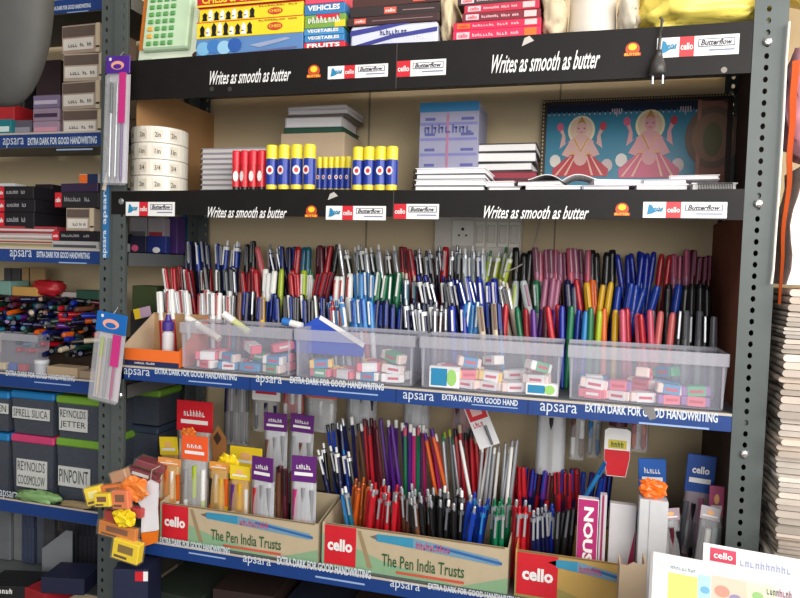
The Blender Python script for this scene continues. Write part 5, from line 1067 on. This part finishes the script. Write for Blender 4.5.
lying('dark green packet lying at the right of the marker heap', 76, 99, 289, 298, .12, .024, M((30, 70, 56), .5), z0=hz)
o = MB().blob((0, 0, .016), (.034, .02, .016), M((176, 30, 40), .4, 0, 'film'), 51, .35, 18, 12, 3, .7).build('pouch', None, None, True); o.location = (at(50, 288, .15).x, .145, hz+.002); tag(o, 'red crumpled pouch on top of the marker heap', 'pouch')
for i, (a, b, pt, c, lb) in enumerate([(0, 16, 268, (70, 70, 76), 'grey thin book leaning at the back left of the heap'), (18, 40, 268, (170, 140, 96), 'tan thin book leaning behind the heap')]):
    x0, x1, z0, z1 = fr(a, b, pt, 298, .19); carton('thin_book', lb, 'book', x0, x1, .20, .208, LS[3]+.0005, z1, M(c, .6, 0, 'card'), lambda mb, xa, xb, za, zb, y: mb.rect(xa+.02, xa+.023, zb-.05, zb, y, BLACK), 'thin books behind the heap')
# bay D : lidded boxes
def lidded(label, a, b, pt, pb, Y, zb_, lidc, txt, group='lidded storage boxes on the left rack', lz=None, tx=None, d=.11):
    x0, x1, _, z1 = fr(a, b, pt, pb, Y)
    t = thing('storage_box', label, 'storage box', ((x0+x1)/2, Y, zb_), group=group); hx = (x1-x0)/2; h = z1-zb_; lh = .0155
    BB_ = M((70, 76, 88), .25, 0, 'tray', .1, .85)
    MB().add([(-hx+.006, .004, 0), (hx-.006, .004, 0), (hx-.006, d-.004, 0), (-hx+.006, d-.004, 0), (-hx+.002, .001, h-lh), (hx-.002, .001, h-lh), (hx-.002, d-.001, h-lh), (-hx+.002, d-.001, h-lh)], [(3, 2, 1, 0), (4, 5, 6, 7), (0, 1, 5, 4), (1, 2, 6, 5), (2, 3, 7, 6), (3, 0, 4, 7)], BB_).build('box_body', t)
    MB().box(-hx, hx, -.002, d, h-lh, h, lidc, .003).build('lid', t)
    if txt:
        mb = MB(); l0, l1, lza, lzb = tx; W_ = 2*hx; mb.box(-hx+W_*l0, -hx+W_*l1, -.0008, .0009, h*lza, h*lzb, M((196, 198, 196), .6))
        for i, s in enumerate(txt):
            n = len(txt); zz1 = h*lzb-(h*(lzb-lza))*(i+.14)/n; zz0 = h*lzb-(h*(lzb-lza))*(i+.82)/n
            mb.text(s, -hx+W_*(l0+.03), -hx+W_*(l1-.04), zz0, zz1, -.0012, M((30, 34, 40), .6), .0)
        mb.build('label', t, 'white paper label with black capitals')
    return t
LB_, LG_, LP_ = M((22, 116, 180), .4), M((112, 160, 50), .4), M((196, 60, 110), .4)
D0 = LS[4]+.0005; DM = at(50, 437, .06).z+.0005
lidded('pink lidded storage box labelled REYNOLDS, lower row', 11, 54, 436, 487, .056, D0, LP_, ['REYNOLDS', 'COOSMOLOW'], tx=(.14, .84, .18, .62))
lidded('green lidded storage box labelled PINPOINT, lower row', 56, 99, 440, 490, .056, D0, LG_, ['PINPOINT'], tx=(.06, .80, .28, .58))
lidded('blue lidded storage box cut by the left photo edge, lower row', -32, 9, 432, 482, .056, D0, LB_, None)
lidded('blue lidded storage box labelled SPRELL SILICA, upper row', 11, 54, 392, 437, .056, DM+.0008, LB_, ['SPRELL SILICA'], tx=(.04, .90, .36, .62))
lidded('green lidded storage box labelled REYNOLDS JETTER, upper row', 56, 99, 397, 440, .056, DM+.0008, LG_, ['REYNOLDS', 'JETTER'], tx=(.08, .74, .20, .72))
lidded('blue lidded storage box cut by the left photo edge, upper row', -32, 9, 390, 435, .056, DM+.0008, LB_, ['GEL PEN'], tx=(.3, .98, .45, .7))
# green bag front of bay D -> resting on the shelf edge, in front
o = MB().blob((0, 0, .010), (.052, .010, .0105), M((130, 170, 110), .35, 0, 'film', .2), 61, .5, 22, 12, 4, .8).build('plastic_bag', None, None, True); o.location = (at(38, 482, .044).x, .0445, LS[4]+.003); tag(o, 'crumpled green plastic bag in front of the lidded boxes', 'bag')
o = MB().blob((0, 0, .006), (.034, .008, .006), M((150, 130, 96), .5, 0, 'film', .2), 62, .4, 18, 10, 4, .8).build('paper_wrapper', None, None, True); o.location = (at(76, 492, .044).x, .045, LS[4]+.002); tag(o, 'tan crumpled paper beside the green plastic bag', 'wrapper')
# bay E
LS5 = .70
mb = MB(); mb.box(-.80, -.024, .04, .262, LS5-.002, LS5, SHM); mb.build('shelf_board', lrack)
for i, (a, b, pt, c, lb) in enumerate([(-4, 10, 507, (120, 126, 130), 'pale grey clear pack at the far lower left'), (11, 20, 506, (130, 134, 136), 'narrow pale grey clear pack near the far lower left'), (21, 33, 505, (64, 74, 100), 'bluish clear pack in the lower left bay'), (34, 42, 507, (84, 92, 106), 'slim bluish pack in the lower left bay'), (43, 54, 512, (70, 72, 76), 'dark grey pack in the lower left bay'), (56, 74, 506, (52, 54, 60), 'charcoal pack in the lower left bay'), (76, 98, 512, (44, 46, 54), 'blackish pack beside the lower post')]):
    z1 = at((a+b)/2, pt, .10).z; z0 = LS5+.001; x0, x1 = at(a, 540, .1).x, at(b, 540, .1).x
    t = thing('refill_pack', lb, 'pen pack', ((x0+x1)/2, .10+.006*(i % 2), z0), group='clear packs in the lower left bay'); hx = (x1-x0)/2
    MB().box(-hx, hx, 0, .014, 0, z1-z0, M(c, .3, 0, 'film', .2, .7), .002).build('film_pouch', t); n = max(2, int(hx*2/.009))
    for k in range(n): MB().lathe([(.003, .003), (.003, (z1-z0)*.6), (.0034, (z1-z0)*.61, PM('navy')), (.0034, (z1-z0)*.9, PM('navy'))], PM('grey'), 6, -hx+2*hx*(k+.5)/n, .007).build('refill', t)
x0, x1 = at(42, 550, .07).x, at(72, 550, .07).x; z1 = at(60, 530, .07).z
t = thing('folded_card', 'pale triangular folded card in the lower left bay', 'card', ((x0+x1)/2, .07, LS5+.001)); hx = (x1-x0)/2; MB().prism([(-hx, 0), (hx, 0), (hx, z1-LS5), (hx*.6, z1-LS5), (-hx, (z1-LS5)*.55)], 0, .002, M((120, 124, 130), .5)).build('card', t)
for i, (a, b, py, c, lb, rz) in enumerate([(10, 46, 572, (22, 22, 26), 'black box with white lettering at the bottom left', 14), (48, 72, 578, (150, 26, 36), 'red packet at the bottom left', -10), (62, 98, 566, (24, 28, 56), 'navy box at the bottom left beside the post', 12), (30, 62, 590, (60, 20, 24), 'maroon packet at the bottom left edge', 0)]):
    z1 = at((a+b)/2, py, .03).z; x0, x1 = at(a, py, .03).x, at(b, py, .03).x
    carton('stock_box', lb, 'box', x0, x1, -.03+.004*i, .035+.004*i, z1-.03, z1, M(c, .5), (lambda mb, xa, xb, za, zb, y: mb.text('~Flair', xa+.015, xb-.03, zb-.014, zb-.004, y, WHITE, .02)) if i == 0 else None, 'packets at the bottom left', RAD(rz))
t = thing('floor_basket', 'dark wire basket carrying the packets at the bottom left', 'basket', (-.16, .0, .50)); mb = MB()
mb.box(-.17, .10, -.045, .036, .06, .064, BLACK); mb.build('basket_floor', t)
for k in range(8): MB().box(-.17+k*.038, -.166+k*.038, -.045, -.043, .0, .10, BLACK).build('wire', t)
# things seen through the open left side of the main rack
GRB = 'goods at the right end of the left rack'
def lr(label, a, b, pt, pb, Y, zs, m, cat='box', deco=None, d=.05): 
    x0, x1, _, z1 = fr(a, b, pt, pb, Y); return carton('stock_box', label, cat, x0, x1, Y, Y+d, zs+.0005, z1, m, deco, GRB)
lr('grey printed box above the grey cross beam at left', 129, 147, 217, 232, .17, LS[2], M((150, 146, 150), .5), deco=linebox((90, 90, 96)), d=.06); lr('pale box with red print above the grey cross beam', 148, 164, 218, 232, .17, LS[2], M((176, 166, 170), .5), deco=linebox((170, 50, 60)), d=.06)
lr('dark blue box with pink spot just above the cross beam', 130, 146, 236, 250, .15, LS[2], M((26, 28, 60), .5), deco=lambda mb, xa, xb, za, zb, y: mb.ell(xa+.012, za+.009, .008, .007, y, M((226, 90, 130), .5)), d=.015); lr('blue box with white arch just above the cross beam', 147, 166, 236, 250, .15, LS[2], M((24, 44, 120), .5), deco=lambda mb, xa, xb, za, zb, y: mb.ell((xa+xb)/2, za+.006, .009, .006, y, WHITE), d=.015)
gx = at(183, 235, .20)
t = thing('glue_tube', 'bright blue tube with white band standing left of the navy pens', 'tube', (at(183, 235, .235).x, .244, S3+.0985)); h = at(183, 216, .24).z-(S3+.0985)
MB().lathe([(.008, 0), (.009, .004), (.009, h*.5), (.0092, h*.5, WHITE), (.0092, h*.62, WHITE), (.009, h*.63, LB_), (.009, h, LB_)], LB_, 14).build('tube', t)
lr('violet slim box beside the bright blue tube', 168, 177, 217, 250, .19, LS[2], M((70, 40, 110), .5), d=.03)
lr('green and dark box low in the gap at left', 132, 156, 286, 312, .16, LS[3]+.12, M((60, 74, 40), .5), d=.05); 
lr('dark support box in the gap at left', 130, 164, 312, 370, .155, LS[3], M((50, 46, 46), .6), d=.07)
t = thing('packet', 'yellow and lilac packet leaning in the gap above the orange carton', 'packet', (at(142, 318, .10).x, .10, at(142, 318, .10).z), (0, RAD(-14), 0), GRB); mb = MB(); mb.box(-.016, .020, 0, .004, 0, .020, M((190, 160, 186), .5)); mb.rect(-.016, -.002, 0, .020, -.0004, YELL); mb.build('packet', t)
lidded('upper green lidded box behind the left post', 128, 160, 389, 420, .16, at(145, 425, .16).z, LG_, None, GRB, d=.08); lidded('lower dark lidded box behind the left post', 126, 158, 426, 470, .16, D0, M((50, 60, 80), .4), None, GRB, d=.08)

# ================================================================== right side
ct = thing('counter', 'wooden counter in front of the rack, carrying newspapers and printed board', 'counter', (1.22, -.16, 0))
MB().box(-.30, .32, -.36, .10, .79, .82, M((120, 84, 56), .5, 0, 'card'), .003).build('counter_top', ct)
for a in (-.27, .27):
    for b in (-.32, .10): MB().box(a-.02, a+.02, b-.02, b+.02, 0, .79, M((104, 72, 48), .5, 0, 'card')).build('leg', ct)
CZ = .8205
so = thing('stool', 'wooden stool under the stack of newspapers beside the rack', 'stool', (1.22, .11, 0)); MB().box(-.165, .175, -.135, .135, .79, .82, M((120, 84, 56), .5, 0, 'card'), .003).build('seat', so)
for a in (-.14, .14):
    for b in (-.11, .11): MB().box(a-.018, a+.018, b-.018, b+.018, 0, .79, M((104, 72, 48), .5, 0, 'card')).build('leg', so)
z = CZ; zend = at(780, 290, -.02).z; k = 0
names = []
while z < zend-.01:
    th = random.choice((.016, .020, .025, .030)); k += 1
    frac = (z-CZ)/(zend-CZ)
    x0 = 1.0445+random.uniform(0, .006); L_ = .30; y0 = -.020+random.uniform(-.012, .010); d = .24; y1 = min(y0+d, .155)
    v = random.uniform(.88, 1.06); col = tuple(min(255, c*v) for c in random.choice([(222, 208, 196), (206, 194, 182), (214, 198, 184), (226, 216, 206)]))
    m = M(col, .75, 0, 'card', .12)
    t = thing('newspaper', '', 'newspaper', (x0, y0, z), (0, 0, RAD(random.uniform(-1.5, 1))), 'folded newspapers stacked beside the right post')
    nf = 3 if th > .015 else 2
    for q in range(nf):                              # each fold: flattened U seen from the end
        a0, a1 = th*q/nf+.0004, th*(q+1)/nf-.0004; r_q = (a1-a0)/2; off = random.uniform(.003, .010)
        n = 10; out = [(L_, a0)]+[(off+r_q-r_q*math.cos(math.pi*(i/n-.5)) if 0 else off+r_q*(1-math.cos(math.pi*(i/n-.5))), (a0+a1)/2+r_q*math.sin(math.pi*(i/n-.5))) for i in range(n+1)]+[(L_, a1)]
        ns = 7; vs = []; sd = random.random()*20
        for j in range(ns+1):
            yy = (y1-y0)*j/ns
            for (a, b) in out: vs.append((a+.005*noise.noise(Vector((sd, j*.8, q))), yy+.012*noise.noise(Vector((sd+q, 0, q)))*(1 if j == 0 else 0), b+.0004*noise.noise(Vector((sd+a*20, j, q)))))
        c = len(out); fs = []
        for j in range(ns): fs += [(j*c+i, j*c+(i+1) % c, (j+1)*c+(i+1) % c, (j+1)*c+i) for i in range(c)]
        fs += [tuple(range(c)), tuple(range(ns*c, (ns+1)*c))]
        MB().add(vs, fs, M(tuple(c_*(.82, .9, 1.0)[q % 3] for c_ in col), .8, 0, 'card', .2)).build('folded_section', t, None, False)
    names.append((t, th)); z += th+.0006
WD = ['lowest', 'second', 'third', 'fourth', 'fifth', 'sixth', 'seventh', 'eighth', 'ninth', 'tenth', 'eleventh', 'twelfth', 'thirteenth', 'fourteenth', 'fifteenth', 'sixteenth', 'seventeenth', 'eighteenth', 'nineteenth', 'twentieth', 'twenty-first', 'twenty-second', 'twenty-third', 'twenty-fourth', 'twenty-fifth', 'twenty-sixth', 'twenty-seventh', 'twenty-eighth', 'twenty-ninth', 'thirtieth', 'thirty-first', 'thirty-second', 'thirty-third', 'thirty-fourth']
N = len(names)
for i, (t, th) in enumerate(names):
    t['label'] = f'{"topmost" if i == N-1 else WD[N-1-i]+" from the top"} folded newspaper in the stack by the right post, {"thick" if th > .018 else "thin"}'
zs_ = z+.004
# bright paper bag, pink bundle, yellow bag on top of the newspapers
xr = 1.072
zz1 = at(790, 165, -.02).z
t = thing('paper_bag', 'bright white paper bag with handwriting, standing on the newspaper stack', 'paper bag', (xr, .036, zs_+.001)); h = zz1-zs_
PB = M((240, 236, 234), .6, 0, 'card', .05)
mb = MB(); n = 8; vs = []
for j in range(n+1):
    u = j/n; wv = .004*math.sin(u*9)
    vs += [(-.018+wv+.010*u, -.05+.006*u, h*u), (.20, -.055+.01*u, h*u), (.20, .06, h*u), (-.014+wv+.010*u, .05, h*u)]
fs = []
for j in range(n): fs += [(j*4+i, j*4+(i+1) % 4, (j+1)*4+(i+1) % 4, (j+1)*4+i) for i in range(4)]
fs += [(0, 1, 2, 3), tuple(n*4+i for i in range(4))]
mb.add(vs, fs, PB); mb.text('c, H;', -.004, .026, .018, .030, -.0555, M((110, 90, 110), .6), .01, .2); mb.text('no', .018, .034, .006, .013, -.0556, M((110, 90, 110), .6), .01, .2); mb.build('bag', t)
o = MB().blob((0, 0, .09), (.085, .05, .09), M((236, 170, 190), .6, 0, 'film', .3), 71, .25, 24, 16, 2.5, .8).build('cloth_bundle', None, None, True); o.location = (xr+.058, .03, zz1+.003); tag(o, 'pink crumpled bundle on the white paper bag at the right edge', 'bundle')
o = MB().blob((0, 0, .10), (.11, .06, .075), M((252, 240, 190), .4, 0, 'film', .15), 72, .25, 24, 16, 3, .7).build('plastic_bag', None, None, True); o.location = (xr+.082, .06, zz1+.195); tag(o, 'pale yellow plastic bag above the pink bundle at the right edge', 'bag')
# orange sheet along the post
mb = MB(); n = 20; vs = []; za, zb = 1.315, 1.64
for j in range(n+1):
    u = j/n; zz = za+(zb-za)*u; x = 1.0445+.004*noise.noise(Vector((0, 3, u*5)))+.003; wd = .002+.006*u
    vs += [(x, -.006, zz), (x+wd, -.010, zz), (x+wd, -.008, zz), (x, -.004, zz)]
fs = []
for j in range(n): fs += [(j*4+i, j*4+(i+1) % 4, (j+1)*4+(i+1) % 4, (j+1)*4+i) for i in range(4)]
o = mb.add(vs, fs, M((232, 96, 34), .5)).build('orange_sheet'); tag(o, 'narrow orange plastic sheet hanging along the right post', 'sheet')
mb = MB(); pts = [at(x, y, -.012) for x, y in ((789, 22), (786, 60), (783, 120), (778, 200), (775, 240), (773, 270), (771, 284))]
o = mb.tube([(p.x, -.013, p.z) for p in pts], .0016, M((226, 222, 214), .4), 6).build('cord'); tag(o, 'white cord hanging down along the outer edge of the right post', 'cord')
# printed board and card in the foreground
Yf = -.20
tl, tr_ = at(644, 557, Yf), at(800, 578, Yf)
W_ = tr_.x-tl.x+.06
t = thing('printed_board', 'colourful printed board with white rim leaning in the lower right foreground', 'printed board', (tl.x, -.27, CZ+.012), (RAD(-26), RAD(3), 0))
Lb = (tl.z-CZ-.012)/math.cos(RAD(26))
mb = MB(); mb.box(0, W_, 0, .010, 0, Lb, M((226, 226, 228), .35), .003); y = -.0004
mb.rect(.012, W_, 0, Lb-.010, y, M((232, 234, 220), .4))
mb.rect(.020, .052, 0, Lb-.020, y-.0003, M((238, 226, 90), .4)); mb.rect(.052, .066, 0, Lb-.016, y-.0003, M((150, 206, 214), .4)); mb.rect(.066, .104, 0, Lb-.014, y-.0003, M((226, 176, 156), .4)); mb.rect(.104, .134, 0, Lb-.014, y-.0003, M((206, 214, 170), .4)); mb.rect(.134, W_-.004, 0, Lb-.014, y-.0003, M((226, 186, 190), .4))
for k, (cx_, cz_, r_, c) in enumerate([(.078, Lb-.03, .008, (200, 120, 100)), (.092, Lb-.036, .007, (120, 110, 150)), (.115, Lb-.028, .006, (120, 170, 90)), (.15, Lb-.03, .008, (160, 80, 120)), (.06, Lb-.032, .005, (80, 150, 190)), (.122, Lb-.045, .007, (226, 140, 60))]): mb.ell(cx_, cz_, r_, r_*.8, y-.0006, M(c, .4))
mb.text('~Activity', .022, .050, Lb-.016, Lb-.011, y-.0006, M((120, 140, 170), .5), .01); mb.text('~COLOURS', .124, .150, Lb-.024, Lb-.016, y-.0008, M((90, 90, 110), .5), .02); mb.build('board', t)
Yc = -.12; tl2, tr2 = at(697, 545, Yc), at(800, 562, Yc); W2 = tr2.x-tl2.x+.05; L2 = (tl2.z-CZ-.008)/math.cos(RAD(20))
t = thing('price_card', 'white card with pink logo block standing behind the printed board', 'card', (tl2.x-.0, -.175, CZ+.008), (RAD(-20), RAD(3), 0))
mb = MB(); mb.box(0, W2, 0, .003, 0, L2, M((230, 228, 234), .4)); mb.rect(.008, .038, L2-.020, L2-.004, -.0004, M((200, 40, 80), .5)); mb.text('cello', .012, .034, L2-.016, L2-.008, -.0008, WHITE, .02); mb.text('~TECHNOTIP', .042, .100, L2-.020, L2-.011, -.0004, M((160, 172, 206), .5), .01); mb.build('card', t)
# pale carton at the end of the right display box
x0, x1, z0, z1 = fr(619, 646, 566, 598, -.05)
t = thing('torn_carton', 'pale torn cardboard carton between the right cello box and the printed board', 'carton', ((x0+x1)/2, -.05, CZ)); hx = (x1-x0)/2; h = z1-CZ
mb = MB(); mb.prism([(-hx, 0), (hx, 0), (hx, h+.006), (hx*.5, h+.002), (0, h+.005), (-hx*.5, h-.001), (-hx, h)], 0, .0025, CARDL); mb.build('front_panel', t)
MB().box(hx-.0025, hx, .003, .04, 0, h+.004, CARDL).build('side_panel', t); MB().box(-hx, -hx+.0025, .003, .04, 0, h-.003, CARDL).build('side_panel', t)
# hanging clear packs on the left posts
def hookpack(label, a, b, pt, pb, Y, hc, rods, hfr, ry, hz_):
    x0, x1, z0, z1 = fr(a, b, pt, pb, Y)
    t = thing('hang_pack', label, 'pen pack', ((x0+x1)/2, Y, z0), (0, RAD(ry), 0), 'clear packs hanging on the left posts'); hx = (x1-x0)/2; h = z1-z0; hh = h*hfr
    mb = MB(); mb.box(-hx, hx, -.001, .001, h-hh, h, hc, .0006); mb.ell(0, h-hh*.55, hx*.55, hh*.25, -.0014, M((240, 170, 150), .5)); mb.ell(0, h-hh*.62, hx*.35, hh*.14, -.0018, hc); mb.ell(-hx*.6, h-hh*.2, .003, .003, -.0016, WHITE, 8); mb.build('header_card', t)
    MB().box(-hx*.97, hx*.97, -.006, .006, 0, h-hh-.0005, M((220, 222, 228), .18, 0, 'film', .05, .24), .004).build('film_pouch', t)
    MB().box(-hx*.85, hx*.85, .0062, .0068, .004, h-hh, M((214, 206, 214), .5)).build('backing_card', t)
    mb = MB(); mb.box(hx*.35, hx*.9, -.0068, -.0063, (h-hh)*.55, h-hh, M((200, 50, 130), .4)); mb.build('side_label', t)
    for i, (c, c2) in enumerate(rods):
        xx = -hx*.7+hx*1.4*(i+.5)/len(rods); l = (h-hh)*.92
        MB().lathe([(.001, .006), (.0026, .014), (.0026, l*.7), (.003, l*.71, PM(c2)), (.003, l, PM(c2))], PM(c), 8, xx, 0).build('packed_pen', t, None, True)
    MB().tube([(0, 0, h-.004), (0, .012, h+hz_), (0, .02, h+hz_+.001)], .0008, METAL, 5).build('hook', t)
hookpack('narrow clear pack with purple header hanging on the left post at top', 103, 127, 56, 185, -.03, M((84, 40, 150), .35), [('silver', 'dgreen'), ('silver', 'silver'), ('purple', 'magenta')], .135, 1.5, .01)
hookpack('clear pack with blue header hanging lower on the left post', 88, 118, 312, 402, -.03, M((20, 104, 184), .35), [('cream', 'lime'), ('silver', 'silver'), ('magenta', 'purple')], .22, 7, .01)
# twisted film trailing from the purple pack
o = MB().tube([(at(x, y, -.008).x, -.008, at(x, y, -.008).z) for x, y in ((104, 190), (106, 180), (109, 165), (108, 148))]+[], [.004, .003, .0012, .002], M((206, 196, 176), .4, 0, 'film'), 7).build('twisted_film'); tag(o, 'twisted pale film strip hanging on the left post below the purple pack', 'film strip')
# grey rounded bag at the upper left
gx0, gx1 = at(-40, 40, -.22), at(50, 40, -.22); gz = at(20, 106, -.22).z; gw = (gx1.x-gx0.x)/2
t = thing('hanging_bag', 'dark grey rounded bag hanging close to the camera at the upper left corner', 'bag', (gx0.x+gw, -.22, gz)); GB = M((72, 72, 70), .65, 0, 'card', .08)
mb = MB(); mb.blob((0, 0, .16), (gw, .035, .16), GB, 81, .03, 32, 22, 1.5, .92); mb.build('bag_body', t, None, True)
MB().tube([(0, 0, .31), (0, 0, 2.69-gz)], .004, GB, 6).build('strap', t)

# ------------------------------------------------------------------ light, world, camera
def area(name, loc, target, size, sy, energy, col):
    l = bpy.data.lights.new(name, 'AREA'); l.shape = 'RECTANGLE'; l.size = size; l.size_y = sy; l.energy = energy; l.color = col
    o = bpy.data.objects.new(name, l); COL.objects.link(o); o.location = loc
    o.rotation_euler = (Vector(target)-Vector(loc)).to_track_quat('-Z', 'Y').to_euler(); return o
area('shopfront_daylight', (1.75, -1.55, 2.0), (.55, 0, 1.5), 1.5, .8, 34, (1, .965, .90))
area('front_fill', (1.3, -3.0, 1.55), (.5, 0, 1.5), 2.4, 1.0, 37, (1, .97, .92))  # low frontal fill lamp, added to brighten the upper compartments
area('doorway_daylight', (2.4, -.75, 1.75), (1.1, .0, 1.4), .8, 1.4, 22, (1, .95, .88))
area('ceiling_lamp', (.2, -1.1, 2.6), (.3, 0, 1.4), 1.0, .3, 5, (1, .97, .92))
w = bpy.data.worlds.new('shop_ambient'); SC.world = w; w.use_nodes = True
w.node_tree.nodes['Background'].inputs[0].default_value = (.88, .91, 1, 1); w.node_tree.nodes['Background'].inputs[1].default_value = .23
cd = bpy.data.cameras.new('camera'); cd.sensor_width = 36; cd.lens = FPX*36/800; cd.clip_start = .02
co = bpy.data.objects.new('camera', cd); COL.objects.link(co)
co.matrix_world = Matrix(((_r.x, _u.x, -_f.x, CAM.x), (_r.y, _u.y, -_f.y, CAM.y), (_r.z, _u.z, -_f.z, CAM.z), (0, 0, 0, 1)))
SC.camera = co
vs = SC.view_settings; vs.view_transform = 'Standard'; vs.look = 'None'; vs.gamma = 1; vs.exposure = 0.0; vs.use_curve_mapping = False
